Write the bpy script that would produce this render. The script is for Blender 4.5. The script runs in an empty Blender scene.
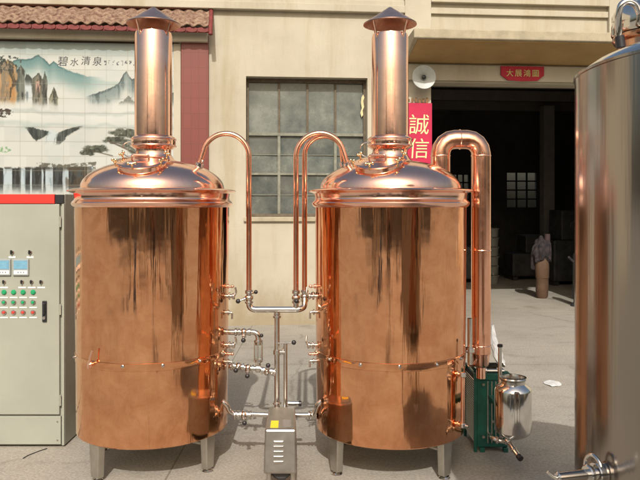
import bpy, bmesh, math, random
import numpy as np
from mathutils import Vector, Matrix
random.seed(7); rng = np.random.RandomState(5)
C = bpy.context.scene.collection
PI = math.pi; R_ = math.radians
# ------------------------------------------------------------------ camera model
F = 700.0; H = 1.6; TH = math.atan(0.05); cT, sT = math.cos(TH), math.sin(TH)
def ray(px, py):
    return Vector(((px-320)/F, 1.0, (205-py)/F))
def at(px, py, Y):
    d = ray(px, py); t = Y/d.y
    return Vector((d.x*t, Y, H+d.z*t))
def zz(py, Y): return at(320, py, Y).z
BETA = math.atan(0.0875); WY = 9.38
def wl(px, py, w=0.0):
    """pixel -> (u, z) on the facade plane at local depth w"""
    d = ray(px, py); s, c = math.sin(BETA), math.cos(BETA)
    t = (w + c*WY)/(-s*d.x + c*d.y)
    P = Vector((d.x*t, d.y*t-WY, H+d.z*t))
    return (c*P.x + s*P.y, P.z)
# ------------------------------------------------------------------ materials
def new_mat(name):
    m = bpy.data.materials.new(name); m.use_nodes = True
    return m, m.node_tree.nodes, m.node_tree.links, m.node_tree.nodes['Principled BSDF']
def pmat(name, col, rough=0.6, metal=0.0, var=0.12, scale=6.0, bump=0.0, bscale=40.0, rvar=0.0, stretch=(1,1,1), col2=None, detail=8, spec=0.5):
    m, N, L, B = new_mat(name)
    tc = N.new('ShaderNodeTexCoord'); mp = N.new('ShaderNodeMapping'); mp.inputs['Scale'].default_value = stretch
    L.new(tc.outputs['Object'], mp.inputs['Vector'])
    n = N.new('ShaderNodeTexNoise'); n.inputs['Scale'].default_value = scale; n.inputs['Detail'].default_value = detail; n.inputs['Roughness'].default_value = .62
    L.new(mp.outputs[0], n.inputs['Vector'])
    r = N.new('ShaderNodeValToRGB'); r.color_ramp.elements[0].position = .32; r.color_ramp.elements[1].position = .68
    c2 = col2 or tuple(min(1, c*(1+var)) for c in col)
    r.color_ramp.elements[0].color = (*[c*(1-var) for c in col], 1); r.color_ramp.elements[1].color = (*c2, 1)
    L.new(n.outputs['Fac'], r.inputs[0]); L.new(r.outputs[0], B.inputs['Base Color'])
    B.inputs['Metallic'].default_value = metal; B.inputs['Roughness'].default_value = rough
    B.inputs['Specular IOR Level'].default_value = spec
    if rvar:
        mr = N.new('ShaderNodeMapRange'); mr.inputs[1].default_value = .3; mr.inputs[2].default_value = .7
        mr.inputs[3].default_value = max(.01, rough-rvar); mr.inputs[4].default_value = rough+rvar
        L.new(n.outputs['Fac'], mr.inputs[0]); L.new(mr.outputs[0], B.inputs['Roughness'])
    if bump:
        n2 = N.new('ShaderNodeTexNoise'); n2.inputs['Scale'].default_value = bscale; n2.inputs['Detail'].default_value = 4
        L.new(mp.outputs[0], n2.inputs['Vector'])
        b = N.new('ShaderNodeBump'); b.inputs['Strength'].default_value = bump; b.inputs['Distance'].default_value = .01
        L.new(n2.outputs['Fac'], b.inputs['Height']); L.new(b.outputs[0], B.inputs['Normal'])
    return m
def rgb(r, g, b):
    f = lambda c: ((c/255+.055)/1.055)**2.4 if c > 10 else c/255/12.92
    return (f(r), f(g), f(b))
M = {}
def copper(name, rough, wav, col=(.93,.50,.33), blotch=.12, fine=0.0):
    m, N, L, B = new_mat(name)
    tc = N.new('ShaderNodeTexCoord')
    mp = N.new('ShaderNodeMapping'); mp.inputs['Scale'].default_value = (1,1,.16); L.new(tc.outputs['Object'], mp.inputs['Vector'])
    n = N.new('ShaderNodeTexNoise'); n.inputs['Scale'].default_value = 5; n.inputs['Detail'].default_value = 3; L.new(mp.outputs[0], n.inputs['Vector'])
    n3 = N.new('ShaderNodeTexNoise'); n3.inputs['Scale'].default_value = 9; n3.inputs['Detail'].default_value = 9; n3.inputs['Roughness'].default_value = .7; n3.inputs['Distortion'].default_value = .6
    L.new(tc.outputs['Object'], n3.inputs['Vector'])
    r = N.new('ShaderNodeValToRGB'); r.color_ramp.elements[0].position = .33; r.color_ramp.elements[1].position = .62
    r.color_ramp.elements[0].color = (col[0]*(1-blotch), col[1]*(1-blotch*1.5), col[2]*(1-blotch*1.8), 1); r.color_ramp.elements[1].color = (*col, 1)
    L.new(n3.outputs['Fac'], r.inputs[0]); L.new(r.outputs[0], B.inputs['Base Color'])
    B.inputs['Metallic'].default_value = 1
    mr = N.new('ShaderNodeMapRange'); mr.inputs[1].default_value = .35; mr.inputs[2].default_value = .65
    mr.inputs[3].default_value = rough*1.5; mr.inputs[4].default_value = rough*.7
    L.new(n3.outputs['Fac'], mr.inputs[0]); L.new(mr.outputs[0], B.inputs['Roughness'])
    b = N.new('ShaderNodeBump'); b.inputs['Strength'].default_value = wav; b.inputs['Distance'].default_value = .02
    L.new(n.outputs['Fac'], b.inputs['Height']); L.new(b.outputs[0], B.inputs['Normal'])
    if fine:
        mp2 = N.new('ShaderNodeMapping'); mp2.inputs['Scale'].default_value = (1,1,.06); L.new(tc.outputs['Object'], mp2.inputs['Vector'])
        n4 = N.new('ShaderNodeTexNoise'); n4.inputs['Scale'].default_value = 20; n4.inputs['Detail'].default_value = 3; L.new(mp2.outputs[0], n4.inputs['Vector'])
        b2 = N.new('ShaderNodeBump'); b2.inputs['Strength'].default_value = fine; b2.inputs['Distance'].default_value = .01; L.new(n4.outputs['Fac'], b2.inputs['Height']); L.new(b.outputs[0], b2.inputs['Normal'])
        # hand-formed sheet: shallow dents
        n5 = N.new('ShaderNodeTexNoise'); n5.inputs['Scale'].default_value = 7; n5.inputs['Detail'].default_value = 2; L.new(tc.outputs['Object'], n5.inputs['Vector'])
        b3 = N.new('ShaderNodeBump'); b3.inputs['Strength'].default_value = .05; b3.inputs['Distance'].default_value = .02; L.new(n5.outputs['Fac'], b3.inputs['Height']); L.new(b2.outputs[0], b3.inputs['Normal']); L.new(b3.outputs[0], B.inputs['Normal'])
        # tarnish: darker, duller patches and wiping marks of their own shape
        n6 = N.new('ShaderNodeTexNoise'); n6.inputs['Scale'].default_value = 3.2; n6.inputs['Detail'].default_value = 10; n6.inputs['Roughness'].default_value = .75; n6.inputs['Distortion'].default_value = 1.5; L.new(tc.outputs['Object'], n6.inputs['Vector'])
        r6 = N.new('ShaderNodeValToRGB'); r6.color_ramp.elements[0].position=.52; r6.color_ramp.elements[1].position=.72; r6.color_ramp.elements[0].color=(0,0,0,1); r6.color_ramp.elements[1].color=(.6,.6,.6,1); L.new(n6.outputs['Fac'], r6.inputs[0])
        mx = N.new('ShaderNodeMixRGB'); L.new(r6.outputs[0], mx.inputs[0]); L.new(r.outputs[0], mx.inputs[1]); mx.inputs[2].default_value=(.66,.26,.12,1); L.new(mx.outputs[0], B.inputs['Base Color'])
    return m
M['copper_body'] = copper('copper_body', .075, .34, (.88,.455,.245), .16, .20)
M['copper'] = copper('copper_polished', .13, .06, (.98,.62,.48), .08)
M['copper_pipe'] = copper('copper_pipe', .17, .03, (.93,.52,.36), .14)
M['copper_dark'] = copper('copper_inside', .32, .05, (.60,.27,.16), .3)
M['steel'] = pmat('brushed_steel', (.60,.58,.54), .22, 1, .06, 30, .02, 60, .05)
M['steel_polish'] = pmat('polished_steel', (.66,.64,.61), .10, 1, .05, 20)
M['steel_leg'] = pmat('satin_steel_leg', (.52,.50,.45), .38, 1, .1, 14, rvar=.06)
M['steel_tank'] = None
M['cover_steel'] = pmat('pump_cover_steel', (.42,.40,.37), .36, 1, .08, 18, rvar=.05)
M['black'] = pmat('black_plastic', (.018,.018,.02), .35, 0, .2)
M['dark'] = pmat('dark_gap', (.012,.011,.01), .8, 0, .2)
M['cabinet'] = pmat('cabinet_paint', rgb(150,152,140), .42, 0, .06, 2.5, .02, 220, rvar=.06)
M['cabinet_side'] = pmat('cabinet_grey', rgb(150,150,136), .5, 0, .06, 9)
M['red_stripe'] = pmat('red_stripe', (.78,.03,.02), .45, 0, .05)
M['white_label'] = pmat('label_white', (.75,.75,.72), .5, 0, .04)
M['green_btn'] = pmat('green_button', (.02,.30,.12), .25, 0, .1)
M['red_btn'] = pmat('red_button', (.50,.06,.05), .25, 0, .1)
M['screen'] = pmat('meter_screen', (.16,.34,.46), .15, 0, .12, 30)
M['screen_frame'] = pmat('meter_frame', (.30,.33,.33), .4, 0, .05)
M['yellow'] = pmat('yellow_sticker', (.80,.62,.02), .5, 0, .04)
M['grey_sticker'] = pmat('grey_plate', (.20,.19,.17), .5, 0, .3, 90)
M['wall'] = None
M['concrete'] = pmat('canopy_concrete', rgb(160,150,128), .9, 0, .16, 7, .3, 60)
M['pilaster'] = None
M['frame'] = pmat('window_frame_paint', rgb(122,122,108), .7, 0, .25, 14)
M['frame_dark'] = pmat('window_frame_rust', rgb(95,84,68), .8, 0, .3, 14)
M['tileroof'] = pmat('roof_tile', rgb(104,66,52), .85, 0, .3, 22, .4, 60, col2=rgb(158,134,112))
M['tile_edge'] = pmat('roof_tile_edge', rgb(112,46,42), .7, 0, .3, 16)
M['red_paper'] = pmat('red_paper', rgb(176,18,64), .65, 0, .10, 8)
M['red_board'] = pmat('red_board', rgb(165,18,44), .6, 0, .12, 10)
M['gold'] = pmat('gold_lettering', rgb(196,190,120), .5, 0, .15, 30)
M['gold2'] = pmat('pale_gold_lettering', rgb(205,205,150), .5, 0, .15, 30)
M['ink'] = pmat('ink', (.03,.03,.035), .6, 0, .2)
M['speaker'] = pmat('speaker_grey', rgb(176,180,176), .45, 0, .06, 12)
M['green'] = pmat('green_enamel', (.010,.095,.070), .42, 0, .3, 12, .1, 60)
M['film'] = pmat('plastic_film', (.75,.75,.73), .25, 0, .08, 20)
M['cardboard'] = pmat('brown_roll', rgb(86,64,46), .8, 0, .2, 9)
M['cloth'] = pmat('pinkish_cloth', rgb(24,26,32), .9, 0, .3, 14, .3, 30, col2=rgb(62,52,52))
M['bucket'] = pmat('grey_bucket', rgb(120,120,112), .6, 0, .15, 9)
M['interior'] = pmat('interior_gloom', (.065,.06,.052), .95, 0, .3, 3)  # hall walls near black, the indoor shade put into their colour
M['machine'] = pmat('machine_dark', (.05,.05,.05), .6, .3, .4, 6)
M['glow'] = None
# facade plaster: cream with weather stains
def wall_mat():
    m, N, L, B = new_mat('cream_plaster')
    tc = N.new('ShaderNodeTexCoord')
    def noise(sc, st=(1,1,1), det=8, ro=.6):
        mp = N.new('ShaderNodeMapping'); mp.inputs['Scale'].default_value = st; L.new(tc.outputs['Object'], mp.inputs['Vector'])
        n = N.new('ShaderNodeTexNoise'); n.inputs['Scale'].default_value = sc; n.inputs['Detail'].default_value = det; n.inputs['Roughness'].default_value = ro
        L.new(mp.outputs[0], n.inputs['Vector']); return n
    n1 = noise(.9); n2 = noise(2.2, (1,1,.12), 10, .72); n3 = noise(28)
    r1 = N.new('ShaderNodeValToRGB'); r1.color_ramp.elements[0].position=.3; r1.color_ramp.elements[1].position=.7
    r1.color_ramp.elements[0].color = (*rgb(164,156,139),1); r1.color_ramp.elements[1].color = (*rgb(186,179,161),1)
    L.new(n1.outputs['Fac'], r1.inputs[0])
    r2 = N.new('ShaderNodeValToRGB'); r2.color_ramp.elements[0].position=.50; r2.color_ramp.elements[1].position=.74
    r2.color_ramp.elements[0].color=(0,0,0,1); r2.color_ramp.elements[1].color=(.75,.75,.75,1)
    L.new(n2.outputs['Fac'], r2.inputs[0])
    mx = N.new('ShaderNodeMixRGB'); L.new(r2.outputs[0], mx.inputs[0]); L.new(r1.outputs[0], mx.inputs[1]); mx.inputs[2].default_value = (*rgb(152,139,110),1)
    sx = N.new('ShaderNodeSeparateXYZ'); L.new(tc.outputs['Object'], sx.inputs[0]); n5 = noise(3.5, (1,1,.6), 8, .7)
    ad = N.new('ShaderNodeMath'); ad.operation='MULTIPLY_ADD'; ad.inputs[1].default_value=-1.1; L.new(n5.outputs['Fac'], ad.inputs[0]); L.new(sx.outputs[2], ad.inputs[2])
    mr = N.new('ShaderNodeMapRange'); mr.inputs[1].default_value=-.50; mr.inputs[2].default_value=.0; mr.inputs[3].default_value=.75; mr.inputs[4].default_value=0; L.new(ad.outputs[0], mr.inputs[0])
    mxd = N.new('ShaderNodeMixRGB'); L.new(mr.outputs[0], mxd.inputs[0]); L.new(mx.outputs[0], mxd.inputs[1]); mxd.inputs[2].default_value=(*rgb(140,126,100),1); mx = mxd
    L.new(mx.outputs[0], B.inputs['Base Color']); B.inputs['Roughness'].default_value=.92; B.inputs['Specular IOR Level'].default_value=.2
    b = N.new('ShaderNodeBump'); b.inputs['Strength'].default_value=.25; b.inputs['Distance'].default_value=.01
    L.new(n3.outputs['Fac'], b.inputs['Height']); L.new(b.outputs[0], B.inputs['Normal'])
    return m
M['wall'] = wall_mat()
def grid_mat(name, col, gcol, w, h, rough=.4, mortar=.004, off=0.0, var=.08):
    m, N, L, B = new_mat(name)
    tc = N.new('ShaderNodeTexCoord'); sp = N.new('ShaderNodeSeparateXYZ'); cb = N.new('ShaderNodeCombineXYZ')
    L.new(tc.outputs['Object'], sp.inputs[0]); L.new(sp.outputs[0], cb.inputs[0]); L.new(sp.outputs[2], cb.inputs[1])
    br = N.new('ShaderNodeTexBrick'); br.offset = off; br.inputs['Scale'].default_value = 1
    br.inputs['Brick Width'].default_value = w; br.inputs['Row Height'].default_value = h; br.inputs['Mortar Size'].default_value = mortar
    br.inputs['Color1'].default_value = (*col,1); br.inputs['Color2'].default_value = (*[c*(1-var) for c in col],1); br.inputs['Mortar'].default_value=(*gcol,1)
    L.new(cb.outputs[0], br.inputs['Vector']); L.new(br.outputs['Color'], B.inputs['Base Color']); B.inputs['Roughness'].default_value = rough
    return m
M['pilaster'] = grid_mat('red_pilaster_tile', rgb(116,56,48), rgb(96,46,42), .10, .2, .45, .003)
def vc_mat():
    m, N, L, B = new_mat('painted_tiles')
    a = N.new('ShaderNodeVertexColor'); a.layer_name = 'Paint'
    L.new(a.outputs[0], B.inputs['Base Color']); B.inputs['Roughness'].default_value = .28
    return m
M['mural'] = vc_mat()
def glass_mat():
    m, N, L, B = new_mat('dusty_window_glass')
    tc = N.new('ShaderNodeTexCoord'); n = N.new('ShaderNodeTexNoise'); n.inputs['Scale'].default_value = 3.2; n.inputs['Detail'].default_value=10; n.inputs['Roughness'].default_value=.72
    L.new(tc.outputs['Object'], n.inputs['Vector']); at_ = N.new('ShaderNodeVertexColor'); at_.layer_name = 'Pane'; mm_ = N.new('ShaderNodeMixRGB'); mm_.blend_type='MULTIPLY'; mm_.inputs[0].default_value=1; L.new(at_.outputs[0], mm_.inputs[2])
    r = N.new('ShaderNodeValToRGB'); r.color_ramp.elements[0].position=.36; r.color_ramp.elements[1].position=.80
    r.color_ramp.elements[0].color=(*rgb(84,90,88),1); r.color_ramp.elements[1].color=(*rgb(132,136,126),1)
    L.new(n.outputs['Fac'], r.inputs[0]); L.new(r.outputs[0], mm_.inputs[1]); L.new(mm_.outputs[0], B.inputs['Base Color'])
    mr = N.new('ShaderNodeMapRange'); mr.inputs[1].default_value=.35; mr.inputs[2].default_value=.65; mr.inputs[3].default_value=.04; mr.inputs[4].default_value=.35
    L.new(n.outputs['Fac'], mr.inputs[0]); L.new(mr.outputs[0], B.inputs['Roughness'])
    return m
M['glass'] = glass_mat()
def ground_mat():
    m, N, L, B = new_mat('yard_concrete')
    tc = N.new('ShaderNodeTexCoord')
    def noise(sc, st=(1,1,1), det=10, ro=.6):
        mp = N.new('ShaderNodeMapping'); mp.inputs['Scale'].default_value = st; L.new(tc.outputs['Object'], mp.inputs['Vector'])
        n = N.new('ShaderNodeTexNoise'); n.inputs['Scale'].default_value = sc; n.inputs['Detail'].default_value = det; n.inputs['Roughness'].default_value = ro
        L.new(mp.outputs[0], n.inputs['Vector']); return n
    def ramp(src, p0, p1, c0, c1):
        r = N.new('ShaderNodeValToRGB'); r.color_ramp.elements[0].position=p0; r.color_ramp.elements[1].position=p1
        r.color_ramp.elements[0].color=(*c0,1); r.color_ramp.elements[1].color=(*c1,1); L.new(src, r.inputs[0]); return r
    n1 = noise(.7); n2 = noise(3.0, (1,2.2,1), 12, .72); n3 = noise(60, det=4); n4 = noise(11, (1,1.5,1), 8, .7)
    base = ramp(n1.outputs['Fac'], .3, .7, rgb(150,144,133), rgb(170,164,152))
    st = ramp(n2.outputs['Fac'], .52, .74, (0,0,0), (.55,.55,.55))
    mx = N.new('ShaderNodeMixRGB'); L.new(st.outputs[0], mx.inputs[0]); L.new(base.outputs[0], mx.inputs[1]); mx.inputs[2].default_value=(*rgb(118,112,102),1)
    st2 = ramp(n4.outputs['Fac'], .60, .78, (0,0,0), (.6,.6,.6))
    mx2 = N.new('ShaderNodeMixRGB'); L.new(st2.outputs[0], mx2.inputs[0]); L.new(mx.outputs[0], mx2.inputs[1]); mx2.inputs[2].default_value=(*rgb(186,181,170),1)
    sp = ramp(n3.outputs['Fac'], .40, .62, (.80,.80,.80), (1.06,1.06,1.06))
    ml = N.new('ShaderNodeMixRGB'); ml.blend_type='MULTIPLY'; ml.inputs[0].default_value=1; L.new(mx2.outputs[0], ml.inputs[1]); L.new(sp.outputs[0], ml.inputs[2])
    br = N.new('ShaderNodeTexBrick'); br.offset=0; br.inputs['Scale'].default_value=1; br.inputs['Brick Width'].default_value=5.2; br.inputs['Row Height'].default_value=3.4
    br.inputs['Mortar Size'].default_value=.006; br.inputs['Color1'].default_value=(1,1,1,1); br.inputs['Color2'].default_value=(.97,.97,.97,1); br.inputs['Mortar'].default_value=(.62,.6,.56,1)
    mp = N.new('ShaderNodeMapping'); mp.inputs['Location'].default_value=(.9,-.22,0); L.new(tc.outputs['Object'], mp.inputs['Vector']); L.new(mp.outputs[0], br.inputs['Vector'])
    m1 = N.new('ShaderNodeMixRGB'); m1.blend_type='MULTIPLY'; m1.inputs[0].default_value=1; L.new(ml.outputs[0], m1.inputs[1]); L.new(br.outputs['Color'], m1.inputs[2])
    vo = N.new('ShaderNodeTexVoronoi'); vo.feature='DISTANCE_TO_EDGE'; vo.inputs['Scale'].default_value=.42; nw = noise(2.5, det=6)
    va = N.new('ShaderNodeMixRGB'); va.inputs[0].default_value=.22; L.new(tc.outputs['Object'], va.inputs[1]); L.new(nw.outputs['Color'], va.inputs[2]); L.new(va.outputs[0], vo.inputs['Vector'])
    cr = ramp(vo.outputs['Distance'], .0015, .006, (.74,.72,.7), (1,1,1))
    n9 = noise(1.1, det=3); crm = ramp(n9.outputs['Fac'], .46, .56, (0,0,0), (1,1,1))
    mc = N.new('ShaderNodeMixRGB'); mc.inputs[1].default_value=(1,1,1,1); L.new(crm.outputs[0], mc.inputs[0]); L.new(cr.outputs[0], mc.inputs[2])
    m3 = N.new('ShaderNodeMixRGB'); m3.blend_type='MULTIPLY'; m3.inputs[0].default_value=1; L.new(m1.outputs[0], m3.inputs[1]); L.new(mc.outputs[0], m3.inputs[2])
    oil = ramp(noise(1.7, det=5, ro=.5).outputs['Fac'], .62, .72, (1,1,1), (.74,.72,.69))
    m2 = N.new('ShaderNodeMixRGB'); m2.blend_type='MULTIPLY'; m2.inputs[0].default_value=1; L.new(m3.outputs[0], m2.inputs[1]); L.new(oil.outputs[0], m2.inputs[2])
    L.new(m2.outputs[0], B.inputs['Base Color']); B.inputs['Roughness'].default_value=.85; B.inputs['Specular IOR Level'].default_value=.25
    b = N.new('ShaderNodeBump'); b.inputs['Strength'].default_value=.35; b.inputs['Distance'].default_value=.008
    L.new(n3.outputs['Fac'], b.inputs['Height']); L.new(b.outputs[0], B.inputs['Normal'])
    return m
M['ground'] = ground_mat()
def tank_mat():
    m, N, L, B = new_mat('satin_tank_steel')
    tc = N.new('ShaderNodeTexCoord'); mp = N.new('ShaderNodeMapping'); mp.inputs['Scale'].default_value=(1,1,.05); L.new(tc.outputs['Object'], mp.inputs['Vector'])
    n = N.new('ShaderNodeTexNoise'); n.inputs['Scale'].default_value=14; n.inputs['Detail'].default_value=3; L.new(mp.outputs[0], n.inputs['Vector'])
    B.inputs['Base Color'].default_value=(.33,.30,.275,1); B.inputs['Metallic'].default_value=1
    mr = N.new('ShaderNodeMapRange'); mr.inputs[3].default_value=.12; mr.inputs[4].default_value=.22; L.new(n.outputs['Fac'], mr.inputs[0]); L.new(mr.outputs[0], B.inputs['Roughness'])
    b = N.new('ShaderNodeBump'); b.inputs['Strength'].default_value=.10; b.inputs['Distance'].default_value=.02; L.new(n.outputs['Fac'], b.inputs['Height']); L.new(b.outputs[0], B.inputs['Normal'])
    return m
M['steel_tank'] = tank_mat()
# ------------------------------------------------------------------ mesh helpers
def link(name, me, mat, parent=None, smooth=False):
    o = bpy.data.objects.new(name, me); C.objects.link(o)
    if mat: me.materials.append(mat)
    if smooth:
        me.polygons.foreach_set('use_smooth', [True]*len(me.polygons))
        try: me.set_sharp_from_angle(angle=R_(38))
        except Exception: pass
    if parent: o.parent = parent
    return o
def obj(name, bm, mat, parent=None, smooth=True, bevel=0):
    me = bpy.data.meshes.new(name); bmesh.ops.recalc_face_normals(bm, faces=bm.faces); bm.to_mesh(me); bm.free()
    o = link(name, me, mat, parent, smooth)
    if bevel:
        b = o.modifiers.new('bev', 'BEVEL'); b.width = bevel; b.segments = 2; b.limit_method = 'ANGLE'; b.angle_limit = R_(40)
    return o
def objs(name, bm, mat, parent=None, smooth=True, bevel=0):
    """one object per connected piece"""
    bm.verts.ensure_lookup_table(); seen = set(); comps = []
    for v in bm.verts:
        if v in seen: continue
        st = [v]; seen.add(v); comp = []
        while st:
            q = st.pop(); comp.append(q)
            for e in q.link_edges:
                w = e.other_vert(q)
                if w not in seen: seen.add(w); st.append(w)
        comps.append(comp)
    out = []
    for comp in comps:
        b2 = bmesh.new(); mp = {v: b2.verts.new(v.co) for v in comp}; fs = set()
        for v in comp: fs.update(v.link_faces)
        for f in fs: b2.faces.new([mp[v] for v in f.verts])
        out.append(obj(name, b2, mat, parent, smooth, bevel))
    bm.free(); return out
def tag(o, label=None, cat=None, group=None, kind=None):
    if label: o['label'] = label
    if cat: o['category'] = cat
    if group: o['group'] = group
    if kind: o['kind'] = kind
    return o
def thing(name, label, cat, loc=(0,0,0), rz=0, group=None):
    o = bpy.data.objects.new(name, None); C.objects.link(o); o.location = loc; o.rotation_euler = (0,0,rz); o.empty_display_size = .1
    return tag(o, label, cat, group)
def BM(): return bmesh.new()
def box(bm, x0, x1, y0, y1, z0, z1):
    v = [bm.verts.new(p) for p in ((x0,y0,z0),(x1,y0,z0),(x1,y1,z0),(x0,y1,z0),(x0,y0,z1),(x1,y0,z1),(x1,y1,z1),(x0,y1,z1))]
    for f in ((0,3,2,1),(4,5,6,7),(0,1,5,4),(1,2,6,5),(2,3,7,6),(3,0,4,7)): bm.faces.new([v[i] for i in f])
    return v
def hexa(bm, pts):
    v = [bm.verts.new(p) for p in pts]
    for f in ((0,3,2,1),(4,5,6,7),(0,1,5,4),(1,2,6,5),(2,3,7,6),(3,0,4,7)): bm.faces.new([v[i] for i in f])
def quad(bm, pts): bm.faces.new([bm.verts.new(p) for p in pts])
def lathe(bm, prof, seg=64, c=(0,0,0), mtx=None, close=False, rfun=None):
    rings = []
    for (r, z) in prof:
        if r < 1e-5:
            p = Vector((c[0], c[1], c[2]+z)); rings.append([bm.verts.new(mtx @ p if mtx else p)])
        else:
            ring = []
            for i in range(seg):
                a = 2*PI*i/seg; rr = r*(rfun(a, z) if rfun else 1)
                p = Vector((c[0]+rr*math.cos(a), c[1]+rr*math.sin(a), c[2]+z)); ring.append(bm.verts.new(mtx @ p if mtx else p))
            rings.append(ring)
    for k in range(len(rings)-1):
        A, B_ = rings[k], rings[k+1]
        for i in range(seg):
            j = (i+1) % seg
            if len(A) == 1 and len(B_) == 1: continue
            if len(A) == 1: bm.faces.new((A[0], B_[i], B_[j]))
            elif len(B_) == 1: bm.faces.new((A[i], A[j], B_[0]))
            else: bm.faces.new((A[i], A[j], B_[j], B_[i]))
def frame_to(d):
    return Vector(d).normalized().to_track_quat('Z', 'Y').to_matrix().to_4x4()
def cyl(bm, p0, p1, r, r1=None, seg=20, bev=0.0):
    p0 = Vector(p0); p1 = Vector(p1); L = (p1-p0).length; r1 = r if r1 is None else r1
    m = Matrix.Translation(p0) @ frame_to(p1-p0)
    pr = [(0,0),(r-bev,0)]+([(r,bev)] if bev else [])+([(r1,L-bev)] if bev else [])+[(r1-bev,L),(0,L)]
    lathe(bm, pr, seg, mtx=m)
def prof_axis(bm, p0, d, prof, seg=24):
    lathe(bm, prof, seg, mtx=Matrix.Translation(Vector(p0)) @ frame_to(d))
def fillet(pts, rad, n=8):
    pts = [Vector(p) for p in pts]; out = [pts[0]]
    for i in range(1, len(pts)-1):
        a, b, c = pts[i-1], pts[i], pts[i+1]
        u = (a-b); v = (c-b); r = min(rad, u.length*.49, v.length*.49); u.normalize(); v.normalize()
        p, q = b+u*r, b+v*r
        for k in range(n+1):
            t = k/n; out.append((1-t)**2*p + 2*t*(1-t)*b + t*t*q)
    out.append(pts[-1]); return out
def sweep(bm, pts, r, seg=16, caps=True, ratio=None):
    pts = [Vector(p) for p in pts]; n = len(pts); rings = []
    t = (pts[1]-pts[0]).normalized(); up = Vector((0,0,1)) if abs(t.z) < .9 else Vector((0,1,0))
    x = t.cross(up).normalized()
    for i, p in enumerate(pts):
        if i == 0: t = (pts[1]-pts[0]).normalized()
        elif i == n-1: t = (pts[-1]-pts[-2]).normalized()
        else: t = ((pts[i+1]-p).normalized() + (p-pts[i-1]).normalized()).normalized()
        x = (x - t*x.dot(t)).normalized(); y = t.cross(x)
        rr = r[i] if isinstance(r, (list, tuple)) else r
        rings.append([bm.verts.new(p + (x*math.cos(2*PI*k/seg) + y*math.sin(2*PI*k/seg)*(ratio or 1))*rr) for k in range(seg)])
    for a, b in zip(rings, rings[1:]):
        for k in range(seg): bm.faces.new((a[k], a[(k+1)%seg], b[(k+1)%seg], b[k]))
    if caps: bm.faces.new(rings[0][::-1]); bm.faces.new(rings[-1])
def sphere(bm, c, r, seg=14, sc=(1,1,1)):
    bmesh.ops.create_uvsphere(bm, u_segments=seg, v_segments=max(6, seg//2), radius=r, matrix=Matrix.Translation(c) @ Matrix.Diagonal((*sc,1)))
def torus(bm, c, d, R, r, seg=40, s2=10, a0=0, a1=2*PI):
    m = Matrix.Translation(Vector(c)) @ frame_to(d)
    full = abs(a1-a0-2*PI) < 1e-6
    n = seg + (0 if full else 1); pts = [m @ Vector((R*math.cos(a0+(a1-a0)*i/seg), R*math.sin(a0+(a1-a0)*i/seg), 0)) for i in range(n)]
    if full:
        rings = []
        for i in range(seg):
            a = 2*PI*i/seg; rings.append([bm.verts.new(m @ Vector(((R+r*math.cos(2*PI*k/s2))*math.cos(a), (R+r*math.cos(2*PI*k/s2))*math.sin(a), r*math.sin(2*PI*k/s2)))) for k in range(s2)])
        for i in range(seg):
            A, B_ = rings[i], rings[(i+1)%seg]
            for k in range(s2): bm.faces.new((A[k], B_[k], B_[(k+1)%s2], A[(k+1)%s2]))
    else: sweep(bm, pts, r, s2)
def text_mesh(name, s, size, mat, mtx, parent=None, extrude=.002, bold=0.0, shear=0.0, sx=1.0):
    cu = bpy.data.curves.new(name, 'FONT'); cu.body = s; cu.size = size; cu.extrude = extrude; cu.align_x = 'CENTER'; cu.align_y = 'CENTER'; cu.offset = bold; cu.shear = shear
    cu.resolution_u = 3
    t = bpy.data.objects.new('tmp', cu); C.objects.link(t)
    dg = bpy.context.evaluated_depsgraph_get(); dg.update()
    me = bpy.data.meshes.new_from_object(t.evaluated_get(dg)); bpy.data.objects.remove(t); bpy.data.curves.remove(cu)
    me.transform(mtx @ Matrix.Diagonal((sx,1,1,1))); me.materials.clear()
    return link(name, me, mat, parent)
# ------------------------------------------------------------------ ground
bm = BM(); quad(bm, [(-300,-300,0),(300,-300,0),(300,300,0),(-300,300,0)])
tag(obj('ground', bm, M['ground'], smooth=False), kind='structure')
# ------------------------------------------------------------------ factory building
FL = (0, WY, 0)
bld = thing('factory_building', 'long cream plastered factory wall with window, red pilaster, tiled awning and dark gateway', 'building', FL, BETA)
def U(px, py=200, w=0.0): return wl(px, py, w)[0]
def ZW(py, px=320, w=0.0): return wl(px, py, w)[1]
wu0, wu1 = U(246, 140), U(367.5, 140); wz0, wz1 = ZW(217, 300), ZW(77, 300)
du0, du1 = U(431, 140), U(431, 140)+2.85; dz1 = ZW(83, 480)
TOP = 6.2
bm = BM(); T = .32
for a in [(-12, wu0, 0, TOP), (wu0, wu1, 0, wz0), (wu0, wu1, wz1, TOP), (wu1, du0, 0, TOP), (du0, du1, dz1, TOP), (du1, 14, 0, TOP)]:
    box(bm, a[0], a[1], 0, T, a[2], a[3])
bmesh.ops.remove_doubles(bm, verts=bm.verts, dist=.0005)
obj('wall', bm, M['wall'], bld, False)
# cornice with a recessed shadow line, left of the canopy
bm = BM(); cz = ZW(8.5, 220, -.08)
box(bm, -12, U(404,10), -.09, -.002, cz, cz+.10); box(bm, -12, U(404,10), -.05, -.002, cz+.10, cz+.17); 
obj('cornice', bm, M['wall'], bld, False, .008)
# parapet panels above canopy
bm = BM(); pz0 = ZW(29, 500); 
ua, ub = U(430,20), U(607,20)
box(bm, U(404,10), ua, -.07, -.002, pz0-.3, TOP); box(bm, ub, ub+.55, -.07, -.002, pz0-.3, TOP)
box(bm, ua+.002, ub-.002, -.045, -.002, ZW(16,500), ZW(10,500)); box(bm, ua+.002, ub-.002, -.075, -.002, ZW(5,500), ZW(-8,500))
obj('parapet_moulding', bm, M['wall'], bld, False, .006)
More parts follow.
